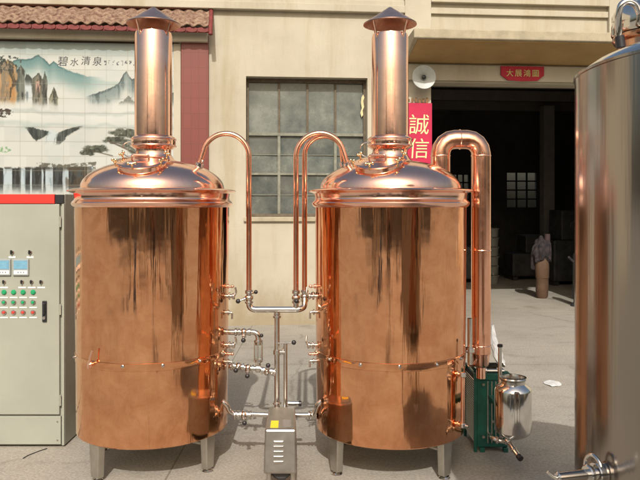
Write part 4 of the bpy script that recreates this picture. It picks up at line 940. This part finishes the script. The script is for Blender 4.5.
# ------------------------------------------------------------------ small steel pot
PY_ = 4.16; pxc = at(513,410,PY_).x; pr = .108
pt = thing('small_steel_pot', 'small polished steel pot with open neck and black capped outlet beside the condenser', 'steel pot')
z0, z1 = zz(431,PY_), zz(388,PY_)
bm = BM(); lathe(bm, [(0,z0-.045),(.02,z0-.045),(.05,z0-.038),(.085,z0-.02),(pr,z0+.005),(pr,z0+.03),(pr,z1-.01),(pr-.008,z1+.008),(pr-.03,z1+.024),(.072,z1+.030)], 64, c=(pxc,PY_,0)); obj('pot_body', bm, M['steel_polish'], pt)
bm = BM(); lathe(bm, [(.072,z1+.028),(.070,z1+.045),(.076,z1+.052),(.081,z1+.060),(.078,z1+.066),(.068,z1+.066),(.064,z1+.05),(.062,z1+.01),(.07,z1-.03),(.095,z1-.12),(0,z1-.14)], 56, c=(pxc,PY_,0)); obj('neck', bm, M['steel'], pt)
bm = BM(); box(bm, pxc-.06, pxc+.03, PY_+pr-.012, GY+.06, z0+.085, z0+.115); obj('bracket', bm, M['green'], pt, False, .003)
bm = BM(); p = at(500,345,PY_+.1); cyl(bm, Vector((p.x,PY_+.1,z1-.03)), p, .012, seg=16, bev=.002); cyl(bm, Vector((p.x,PY_+.1,z1-.0)), Vector((p.x+.04,PY_+.06,z1-.02)), .012); obj('filler_pipe', bm, M['steel'], pt)
bm = BM(); cyl(bm, p-Vector((0,0,.012)), p+Vector((0,0,.004)), .0165, seg=16, bev=.002); obj('filler_cap', bm, M['black'], pt)
bm = BM(); sweep(bm, [Vector((pxc-.03,PY_,z0-.03)), at(507,440,PY_-.03), at(514,450,PY_-.08), at(519,457,PY_-.13)], .015, 16); flange(bm, at(508,441.5,PY_-.04), at(519,457,PY_-.13)-at(507,440,PY_-.03), .024, .014); flange(bm, at(514,450,PY_-.08), at(519,457,PY_-.13)-at(507,440,PY_-.03), .020, .01)
obj('outlet_pipe', bm, M['steel_polish'], pt)
bm = BM(); a = at(518.5,456,PY_-.125); b = at(521,459,PY_-.15); cyl(bm, a, b, .018, seg=16, bev=.002); obj('outlet_cap', bm, M['black'], pt)
bm = BM(); sweep(bm, fillet([Vector((gx0+.08,GY-.01,.12)), at(492,438,PY_), at(500,441,PY_-.03), at(508,442,PY_-.03)], .03), .013, 14); valvep = at(497,440,PY_-.02); flange(bm, valvep, (1,0,-.1), .022, .012); obj('link_pipe', bm, M['steel'], pt)
# ------------------------------------------------------------------ large steel tank at right
TX, TY, TR = 1.456, 2.16, .63
tk = thing('fermentation_tank', 'big brushed steel tank cut by the right edge of the photo, manway on top', 'steel tank', (TX, TY, 0), R_(-35.6))
zs = 2.025
rf = lambda a, z: 1 + .0008*math.sin(7*a+2*z) + .0006*math.sin(15*a-z)
bm = BM(); lathe(bm, [(0,.32),(.25,.36),(TR-.04,.56),(TR-.006,.59),(TR,.61)] + [(TR, .61+(zs-.62)*i/20) for i in range(1,21)] + [(TR+.004, zs-.008),(TR+.004, zs),(TR-.012,zs+.004)], 160, rfun=rf); obj('body', bm, M['steel_tank'], tk)
bm = BM(); lathe(bm, [(TR-.012,zs+.002),(TR-.018,zs+.012),(TR-.05,zs+.034),(TR-.14,zs+.072),(TR-.26,zs+.108),(TR-.42,zs+.138),(.1,zs+.152),(0,zs+.155)], 128); obj('domed_top', bm, M['steel_polish'], tk)
for a in (45,135,225,315):
    c = Vector((math.cos(R_(a))*(TR-.1), math.sin(R_(a))*(TR-.1), 0)); bm = BM(); cyl(bm, c, c+Vector((0,0,.6)), .04, seg=24); lg = obj('leg', bm, M['steel_leg'], tk); bm = BM(); cyl(bm, c, c+Vector((0,0,.015)), .065, .055, 24); obj('foot', bm, M['steel'], lg)
bpy.context.view_layer.update(); inv = tk.matrix_basis.inverted()
def tkp(p): return inv @ Vector(p)
# manway neck on the far left of the dome, with lid and loop handle
nb = tkp((1.275, 2.50, zs+.055)); ax = inv.to_3x3() @ Vector((.02,-.03,1)).normalized()
bm = BM(); prof_axis(bm, nb, ax, [(.205,-.05),(.195,.0),(.195,.05),(.199,.054),(.199,.10),(.212,.103),(.217,.110),(.217,.122),(.210,.130)], 72); mw = obj('manway', bm, copper('neck_reflection_tint', .16, .03, (.62,.36,.24), .1), tk)  # neck tinted coppery: a mirrored tone put into its base colour
bm = BM(); prof_axis(bm, nb, ax, [(.2165,.126),(.222,.134),(.222,.20),(.214,.215),(.18,.235),(.10,.26),(0,.27)], 72); obj('lid', bm, M['steel_polish'], mw)
bm = BM(); prof_axis(bm, nb, ax, [(.235,-.07),(.206,-.02),(.198,.004),(.196,.004)], 72); obj('neck_ring', bm, M['steel_polish'], mw)
bm = BM()
lp = [at(620,43,2.40), at(618.5,30,2.40), at(618,15,2.39), at(621,4,2.38), at(628,1,2.38), at(636,4,2.38), at(640,14,2.38)]
sweep(bm, [tkp(p) for p in fillet(lp, .04, 5)], .0115, 14); lh = obj('loop_handle', bm, M['steel_polish'], tk)
bm = BM(); cyl(bm, tkp(at(619.5,36,2.40)), tkp(at(621,48,2.40)), .016, seg=16, bev=.002); obj('handle_foot', bm, M['black'], lh)
# side valve
bm = BM(); d_ = ray(602,473); 
A = d_.x**2+d_.y**2; Bq = -2*(d_.x*TX+d_.y*TY); Cq = TX*TX+TY*TY-TR*TR; t = (-Bq-math.sqrt(Bq*Bq-4*A*Cq))/(2*A); vs = Vector((d_.x*t, d_.y*t, H+d_.z*t)); nv_ = Vector((vs.x-TX, vs.y-TY, 0)).normalized()
dirv = (at(553,479,vs.y-.10)-vs).normalized(); ve = at(557,478,vs.y-.05)
cyl(bm, tkp(vs-(ve-vs)*.1), tkp(ve), .0165, seg=22, bev=.003); vv = obj('side_valve', bm, M['steel_polish'], tk)
bm = BM(); dl = (ve-vs); 
flange(bm, tkp(vs+dl*.12), inv.to_3x3() @ dl, .034, .018); flange(bm, tkp(vs+dl*.30), inv.to_3x3() @ dl, .028, .014); flange(bm, tkp(vs+dl*.02), inv.to_3x3() @ dl, .03, .03)
objs('valve_flange', bm, M['steel_polish'], vv)
bm = BM(); sweep(bm, [tkp(ve), tkp(ve+Vector((-.012,0,.004))), tkp(at(547.5,472,vs.y-.05))], .005, 10); obj('valve_lever', bm, M['steel'], vv)
bm = BM(); torus(bm, tkp(vs+dl*.2+Vector((0,-.0,.02))), inv.to_3x3() @ dl, .034, .006, 30, 10, R_(20), R_(200)); obj('clamp_bow', bm, M['steel_polish'], vv)
# ------------------------------------------------------------------ things in the gateway
def GND(px, py): d = ray(px, py); t = -H/d.z; return Vector((d.x*t, d.y*t, 0))
g = GND(542, 298); rp = thing('cardboard_roll', 'brown wrapped roll standing upright in the gateway', 'roll', g)
bm = BM(); lathe(bm, [(0,0),(.085,0),(.10,.03),(.108,.2),(.104,.34),(.112,.36),(.118,.52),(.112,.6),(.08,.68),(.06,.70),(0,.70)], 28, rfun=lambda a,z: 1+.04*math.sin(3*a+7*z)); obj('roll', bm, M['cardboard'], rp)
bm = BM(); cyl(bm, (.09,.02,.62), (.10,.03,1.10), .055, .05, 18, .006); obj('inner_tube', bm, pmat('dull_pink_tube', rgb(66,50,48), .8, 0, .2), rp)
bm = BM(); torus(bm, (0,0,.35), (.03,.02,1), .110, .004, 28, 6); obj('binding', bm, M['cardboard'], rp)
from mathutils import noise as mn
bm = BM(); bmesh.ops.create_icosphere(bm, subdivisions=5, radius=1)
for v in bm.verts:
    d = v.co.copy(); fold = mn.fractal(Vector((d.x*2.2, d.y*2.2, d.z*.9))+Vector((3,1,5)), .6, 2.0, 2); ridge = abs(mn.noise(Vector((d.x*4,d.y*4,d.z*1.2))))
    v.co = Vector((d.x*.165, d.y*.14, d.z*.23))*(1+.26*fold-.10*ridge) + Vector((0,0,.80))
    if d.z < -.2: v.co.z += -.13*max(0, mn.noise(Vector((d.x*1.6+7, d.y*1.6, 0))))*2
    v.co.x += .03*max(0,d.z)
cl = obj('draped_cloth', bm, M['cloth']); cl.location = g+Vector((-.02,0,0)); tag(cl, 'crumpled dark greyish cloth bundled on top of the brown roll in the gateway', 'cloth')
g = GND(508, 291) + Vector((.0,1.2,0)); 
for i in range(6):
    b = thing('paint_bucket', ['bottom grey bucket', 'second grey bucket from the bottom', 'third grey bucket from the bottom', 'fourth grey bucket from the bottom', 'fifth grey bucket from the bottom', 'top grey bucket'][i]+' of the stack in the dark hall', 'bucket', g+Vector((0,0,.19*i)), i*.7, 'grey buckets stacked in the dark hall')
    bm = BM(); lathe(bm, [(0,.0),(.115,0),(.13,.185),(.14,.186),(.142,.196),(.13,.20),(.12,.198),(.12,.186),(0,.186)] if False else [(0,.0),(.115,0),(.128,.16),(.14,.163),(.142,.178),(.13,.182),(.126,.178),(0,.176)], 28); obj('tub', bm, M['bucket'], b)
    bm = BM(); torus(bm, (0,0,.16), (1,.0,.2), .142, .003, 24, 6, 0, PI); obj('bail', bm, M['steel_leg'], b)
g = GND(577.5, 306); pc = thing('slim_steel_cylinder', 'slim steel cylinder on a dark base by the right side of the gateway', 'cylinder', g)
bm = BM(); lathe(bm, [(0,.12),(.07,.12),(.075,.14),(.075,.78),(.06,.83),(.03,.85),(.03,.92),(0,.92)], 28); obj('shell', bm, pmat('dull_grey_metal', (.04,.038,.035), .6, .3, .3, 9), pc)
bm = BM(); lathe(bm, [(0,0),(.11,0),(.10,.03),(.06,.06),(.06,.119),(0,.119)], 24); obj('base', bm, M['machine'], pc)
bm = BM(); cyl(bm, (-.07,-.03,.7), (-.14,-.04,.76), .02); sphere(bm, (-.15,-.04,.77), .022); obj('side_fitting', bm, M['cloth'], pc)
# dark machines deep inside the hall
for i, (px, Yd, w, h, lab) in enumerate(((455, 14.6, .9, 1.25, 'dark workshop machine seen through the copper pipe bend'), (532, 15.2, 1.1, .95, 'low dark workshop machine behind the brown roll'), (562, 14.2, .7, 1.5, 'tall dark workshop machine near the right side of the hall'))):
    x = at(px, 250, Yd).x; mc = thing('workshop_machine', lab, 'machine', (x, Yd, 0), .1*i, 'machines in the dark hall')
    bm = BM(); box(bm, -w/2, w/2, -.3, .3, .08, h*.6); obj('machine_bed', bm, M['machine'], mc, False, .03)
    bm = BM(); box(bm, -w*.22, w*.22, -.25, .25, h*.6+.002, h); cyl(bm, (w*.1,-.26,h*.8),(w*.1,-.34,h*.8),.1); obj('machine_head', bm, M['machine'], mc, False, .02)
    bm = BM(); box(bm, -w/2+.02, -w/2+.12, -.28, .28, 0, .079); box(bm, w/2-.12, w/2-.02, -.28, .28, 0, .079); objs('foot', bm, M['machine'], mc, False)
# plastic film beside the condenser, small scrap, wire
def crumple(name, pts, label, cat, amp, seed):
    r = np.random.RandomState(seed); bm = BM(); n, mseg = len(pts), 8; rows = []
    for i, (c, w, h) in enumerate(pts):
        row = []
        for j in range(mseg+1):
            s = j/mseg-.5; row.append(bm.verts.new((c.x+s*w+r.normal(0,amp), c.y+r.normal(0,amp), max(.006, c.z+h*(1-4*s*s)*r.uniform(.3,1)+abs(r.normal(0,amp))))))
        rows.append(row)
    for a, b in zip(rows, rows[1:]):
        for j in range(mseg): bm.faces.new((a[j], a[j+1], b[j+1], b[j]))
    o = obj(name, bm, M['film'], None, True); sb_ = o.modifiers.new('sb','SUBSURF'); sb_.levels = 2; sb_.render_levels = 2; s = o.modifiers.new('s','SOLIDIFY'); s.thickness = .002; return tag(o, label, cat)
pts = []
for i in range(14):
    t = i/13; p = GND(492.5+ t*t*11, 328+t*40); pts.append((p, .04+.03*math.sin(t*PI)+.03*t, .07*(1-t*.4)))
crumple('plastic_film', pts, 'white crumpled plastic film trailing on the ground behind the small steel pot', 'plastic film', .012, 3)
pts = []
for i in range(6):
    t = i/5; p = GND(552+t*5-2, 381+t*6); pts.append((p, .06+.10*math.sin(t*PI), .008))
crumple('plastic_scrap', pts, 'flat white plastic scrap lying alone on the open concrete', 'plastic scrap', .006, 9)
bm = BM(); sweep(bm, [GND(47,449)+Vector((0,0,.004)), GND(38,452)+Vector((0,0,.004)), GND(28,456)+Vector((0,0,.004)), GND(23,459)+Vector((0,0,.004))], .0025, 6); tag(obj('thin_wire', bm, M['dark']), 'thin dark wire lying on the concrete in front of the cabinet', 'wire')
# ------------------------------------------------------------------ yard behind the camera, unseen: all but the photographer invented for the copper's reflections
wb = thing('invented_workshop', 'invented long low workshop behind the photographer, mirrored in the copper', 'building', (0,-19,0), .06)  # guessed building, added only for the copper to mirror
bm = BM(); box(bm, -30, 30, -8, 0, 0, 4.6); obj('walls', bm, pmat('grey_brick', rgb(176,158,136), .9, 0, .2, 2), wb, False)
bm = BM()
for i in range(-9, 10): box(bm, i*3.1-.8, i*3.1+.8, .002, .06, 1.2, 2.9)
objs('window', bm, M['machine'], wb, False)
bm = BM(); hexa(bm, [(-30.5,-8.4,4.6),(30.5,-8.4,4.6),(30.5,.5,4.6),(-30.5,.5,4.6),(-30.5,-4.2,6.2),(30.5,-4.2,6.2),(30.5,-3.8,6.2),(-30.5,-3.8,6.2)]); obj('roof', bm, pmat('roof_grey', (.12,.11,.10), .8), wb, False)
def yard_tank(x, y, r, h, lab):
    t = thing('invented_tank', lab, 'steel tank', (x,y,0), 0, 'invented tanks standing behind the photographer')  # unseen tank, added as a dark shape for the copper to reflect
    bm = BM(); lathe(bm, [(0,.3),(r*.9,.42),(r,.5),(r,h-.2),(r*.9,h-.05),(r*.4,h+.05),(0,h+.06)], 48); obj('shell', bm, M['steel_leg'], t)
    for a in (45,135,225,315):
        bm = BM(); c = Vector((math.cos(R_(a))*r*.8, math.sin(R_(a))*r*.8, 0)); cyl(bm, c, c+Vector((0,0,.5)), .04, seg=14); obj('leg', bm, M['machine'], t)
yard_tank(-4.2, -4.6, .42, 1.9, 'invented steel tank standing behind and left of the photographer')
yard_tank(4.4, -3.8, .45, 1.9, 'invented steel tank standing behind and right of the photographer')
yard_tank(-1.6, -7.6, .4, 2.0, 'invented far steel tank behind the photographer')
def drum(x, y, col, lab):
    t = thing('invented_drum', lab, 'drum', (x,y,0), 0, 'invented drums behind the photographer')  # unseen drum, added to vary the reflections in the kettles
    bm = BM(); lathe(bm, [(0,0),(.28,0),(.29,.01),(.285,.02),(.285,.29),(.293,.30),(.285,.31),(.285,.58),(.293,.59),(.285,.60),(.285,.87),(.292,.88),(.27,.88),(.265,.86),(0,.86)], 32); obj('barrel', bm, pmat('drum_paint', col, .5, 0, .2, 6), t)
drum(-2.6,-3.2,(.05,.12,.25),'invented blue drum behind and left of the photographer'); drum(2.4,-4.0,(.30,.08,.04),'invented rust red drum behind the photographer'); drum(1.5,-6.5,(.12,.12,.11),'invented grey drum far behind the photographer')
for i_, (x_, y_, h_) in enumerate(((-5.5,-5.5,5.0),(-.9,-9.5,5.5),(2.9,-7.5,5.2),(6.0,-6,5.0))):
    lp_ = thing('invented_pole', ['invented wooden pole behind and far left of the photographer','invented wooden pole straight behind the photographer','invented wooden pole behind and right of the photographer','invented wooden pole behind and far right of the photographer'][i_], 'pole', (x_,y_,0), 0, 'invented poles behind the photographer')  # unseen poles, added for upright streaks in the copper reflections
    bm = BM(); cyl(bm, (0,0,0), (0,0,h_), .10, .07, 14); obj('shaft', bm, pmat('pole_wood', (.12,.09,.06), .9), lp_)
    bm = BM(); box(bm, -.5, .5, -.05, .05, h_-.5, h_-.4); obj('crossarm', bm, pmat('pole_wood2', (.12,.09,.06), .9), lp_, False)
def tree(x, y, h, lab):
    t = thing('invented_poplar', lab, 'tree', (x,y,0), 0, 'invented trees behind the photographer')  # unseen tree, added to darken the mirrored horizon
    r = random.Random(int(x*10)); bm = BM(); pts = [Vector((0,0,0)), Vector((.05,0,h*.3)), Vector((-.05,.05,h*.6)), Vector((0,0,h*.9))]; sweep(bm, pts, [.16,.12,.08,.03], 10)
    for k in range(7): z = h*(.3+.08*k); a = k*2.3; sweep(bm, [Vector((0,0,z)), Vector((math.cos(a)*h*.1,math.sin(a)*h*.1,z+h*.07)), Vector((math.cos(a)*h*.17,math.sin(a)*h*.17,z+h*.17))], [.05,.03,.012], 6)
    obj('trunk', bm, pmat('bark', (.09,.07,.05), .9), t)
    bm = BM()
    for k in range(1500):
        z = r.uniform(.28,1.0); rad = h*.22*math.sin(PI*min(1,max(.05,(z-.22)/.8)))**.6; a = r.uniform(0,2*PI); q = rad*math.sqrt(r.random())
        c = Vector((math.cos(a)*q, math.sin(a)*q, z*h)); u = Vector((r.gauss(0,1),r.gauss(0,1),r.gauss(0,1))).normalized()*.10; v = u.orthogonal().normalized()*.07
        quad(bm, [c-u, c-v, c+u, c+v])
    obj('crown', bm, pmat('leaves', (.05,.09,.03), .7, 0, .3), t, False)
tree(-8.5,-13,5.6,'invented poplar tree far behind and left of the photographer'); tree(7.5,-13.5,5.6,'invented poplar tree far behind and right of the photographer')
def person(x, y, rz, lab, shirt, trousers, hold):
    root = thing('person', lab, 'person', (x,y,0), rz)
    V = {'pel':(0,0,.92,.135),'wa':(0,0,1.05,.125),'ch':(0,-.01,1.25,.15),'nk0':(0,-.01,1.42,.085),'nk':(0,.0,1.48,.055),'hd':(0,.02,1.56,.075),'hd2':(0,.015,1.64,.09),'hd3':(0,.01,1.70,.06),
         'hl':(-.10,0,.88,.095),'kl':(-.12,.02,.50,.062),'al':(-.13,-.01,.10,.040),'tl':(-.15,.15,.035,.035),'hr':(.10,0,.88,.095),'kr':(.12,.02,.50,.062),'ar':(.13,-.01,.10,.040),'tr':(.15,.15,.035,.035),
         'sl':(-.19,-.01,1.38,.062),'el':(-.27,.10,1.14,.044),'wl':(-.12,.28,1.36,.030),'sr':(.19,-.01,1.38,.062),'er':(.27,.10,1.14,.044),'wr':(.12,.28,1.36,.030)}
    E = [('pel','wa'),('wa','ch'),('ch','nk0'),('nk0','nk'),('nk','hd'),('hd','hd2'),('hd2','hd3'),('pel','hl'),('hl','kl'),('kl','al'),('al','tl'),('pel','hr'),('hr','kr'),('kr','ar'),('ar','tr'),('ch','sl'),('sl','el'),('el','wl'),('ch','sr'),('sr','er'),('er','wr')]
    if not hold: V['el']=(-.25,.02,1.12,.044); V['wl']=(-.26,.06,.88,.03); V['er']=(.25,.02,1.12,.044); V['wr']=(.26,.06,.88,.03)
    for s, w in ((-1,'wl'),(1,'wr')):
        b = Vector(V[w][:3]); up = Vector((0,.02,.05)) if hold else Vector((0,.015,-.05))
        V['p'+w] = (*(b+up), .034); E.append((w,'p'+w))
        for f in range(4):
            o1 = b+up*1.7+Vector(((f-1.5)*.018,0,0)); o2 = o1+up*(.6 if f in (1,2) else .45)+Vector((-.02*s if hold else 0,.012,0))
            V[f'a{f}{w}']=(*o1,.0095); V[f'b{f}{w}']=(*o2,.0085); E += [('p'+w,f'a{f}{w}'),(f'a{f}{w}',f'b{f}{w}')]
        o1 = b+up*.9+Vector((-s*.035,.02,0)); V['t'+w]=(*o1,.011); E.append(('p'+w,'t'+w))
    names = list(V); me = bpy.data.meshes.new('body'); me.from_pydata([V[n][:3] for n in names], [(names.index(a), names.index(b)) for a, b in E], [])
    o = bpy.data.objects.new('body', me); C.objects.link(o); o.parent = root
    sk = o.modifiers.new('skin','SKIN'); 
    for i, n in enumerate(names): me.skin_vertices[0].data[i].radius = (V[n][3], V[n][3]*.85)
    me.skin_vertices[0].data[0].use_root = True; sub = o.modifiers.new('sub','SUBSURF'); sub.levels = 2; sub.render_levels = 2; sk.use_smooth_shade = True
    skin = pmat('skin', (.45,.27,.19), .55); sh = pmat('shirt', shirt, .9); tr = pmat('trousers', trousers, .9); shoe = M['black']
    dg = bpy.context.evaluated_depsgraph_get(); dg.update(); m2 = bpy.data.meshes.new_from_object(o.evaluated_get(dg)); bpy.data.objects.remove(o)
    o = bpy.data.objects.new('body', m2); C.objects.link(o); o.parent = root; m2.materials.clear()
    for mt in (skin, sh, tr, shoe): m2.materials.append(mt)
    for p in m2.polygons:
        c = p.center; p.use_smooth = True
        p.material_index = 3 if c.z < .09 else 2 if c.z < .95 and abs(c.x) < .215 else 1 if (c.z < 1.45 and c.z > .98 and c.y < .2) else 0
    bm = BM(); sphere(bm, (0,-.0,1.675), .10, 20, (.92,1.05,.95)); bmesh.ops.delete(bm, geom=[v for v in bm.verts if v.co.z < 1.65 and v.co.y > -.02], context='VERTS'); obj('hair', bm, M['black'], root)
    bm = BM()
    sphere(bm, (0,.115,1.615), .014, 10, (.8,1.2,1.5)); obj('nose', bm, skin, root)
    bm = BM()
    for s in (-1,1): sphere(bm, (s*.032,.095,1.645), .010, 10)
    objs('eye', bm, M['black'], root)
    bm = BM()
    for s in (-1,1): sphere(bm, (s*.092,.015,1.63), .024, 10, (.4,.7,1.2))
    objs('ear', bm, skin, root)
    bm = BM(); box(bm, -.022,.022,.098,.106,1.578,1.586); obj('mouth', bm, pmat('lips', (.35,.13,.11), .6), root, False)
person(-.05, -.62, 0, 'person in dark shirt photographing the kettles, seen only as a reflection', (.03,.035,.05), (.03,.03,.04), True)
# ------------------------------------------------------------------ camera, light, world
cam = bpy.data.cameras.new('camera'); co = bpy.data.objects.new('camera', cam); C.objects.link(co)
cam.sensor_width = 36; cam.lens = F/640*36; cam.clip_start = .05; cam.clip_end = 1500
co.location = (0,0,H); cam.shift_y = -35/640; co.rotation_euler = (PI/2, 0, 0); bpy.context.scene.camera = co
EL = math.atan(.84); AZ = R_(-1.0)      # shadows run +Y, slightly to the right
sun = bpy.data.lights.new('sun', 'SUN'); sun.energy = 3.9; sun.angle = R_(.55); sun.color = (1,.965,.915); so = bpy.data.objects.new('sun', sun); C.objects.link(so)
ldir = Vector((math.sin(AZ)*math.cos(EL), math.cos(AZ)*math.cos(EL), -math.sin(EL))); so.rotation_euler = ldir.to_track_quat('-Z','Y').to_euler(); so.location = (-3,-8,12)
w = bpy.data.worlds.new('World'); bpy.context.scene.world = w; w.use_nodes = True; N = w.node_tree.nodes; L = w.node_tree.links
sk = N.new('ShaderNodeTexSky'); sk.sky_type = 'NISHITA'; sk.sun_disc = False; sk.sun_elevation = EL; sk.sun_rotation = PI + AZ; sk.air_density = 1.5; sk.dust_density = 7.0; sk.ozone_density = 1.0
L.new(sk.outputs[0], N['Background'].inputs[0]); N['Background'].inputs[1].default_value = .15
sc = bpy.context.scene; sc.view_settings.view_transform = 'Standard'; sc.view_settings.look = 'None'; sc.view_settings.gamma = 1; sc.view_settings.exposure = -0.22; sc.view_settings.use_curve_mapping = False
sc.cycles.max_bounces = 10; sc.cycles.glossy_bounces = 6
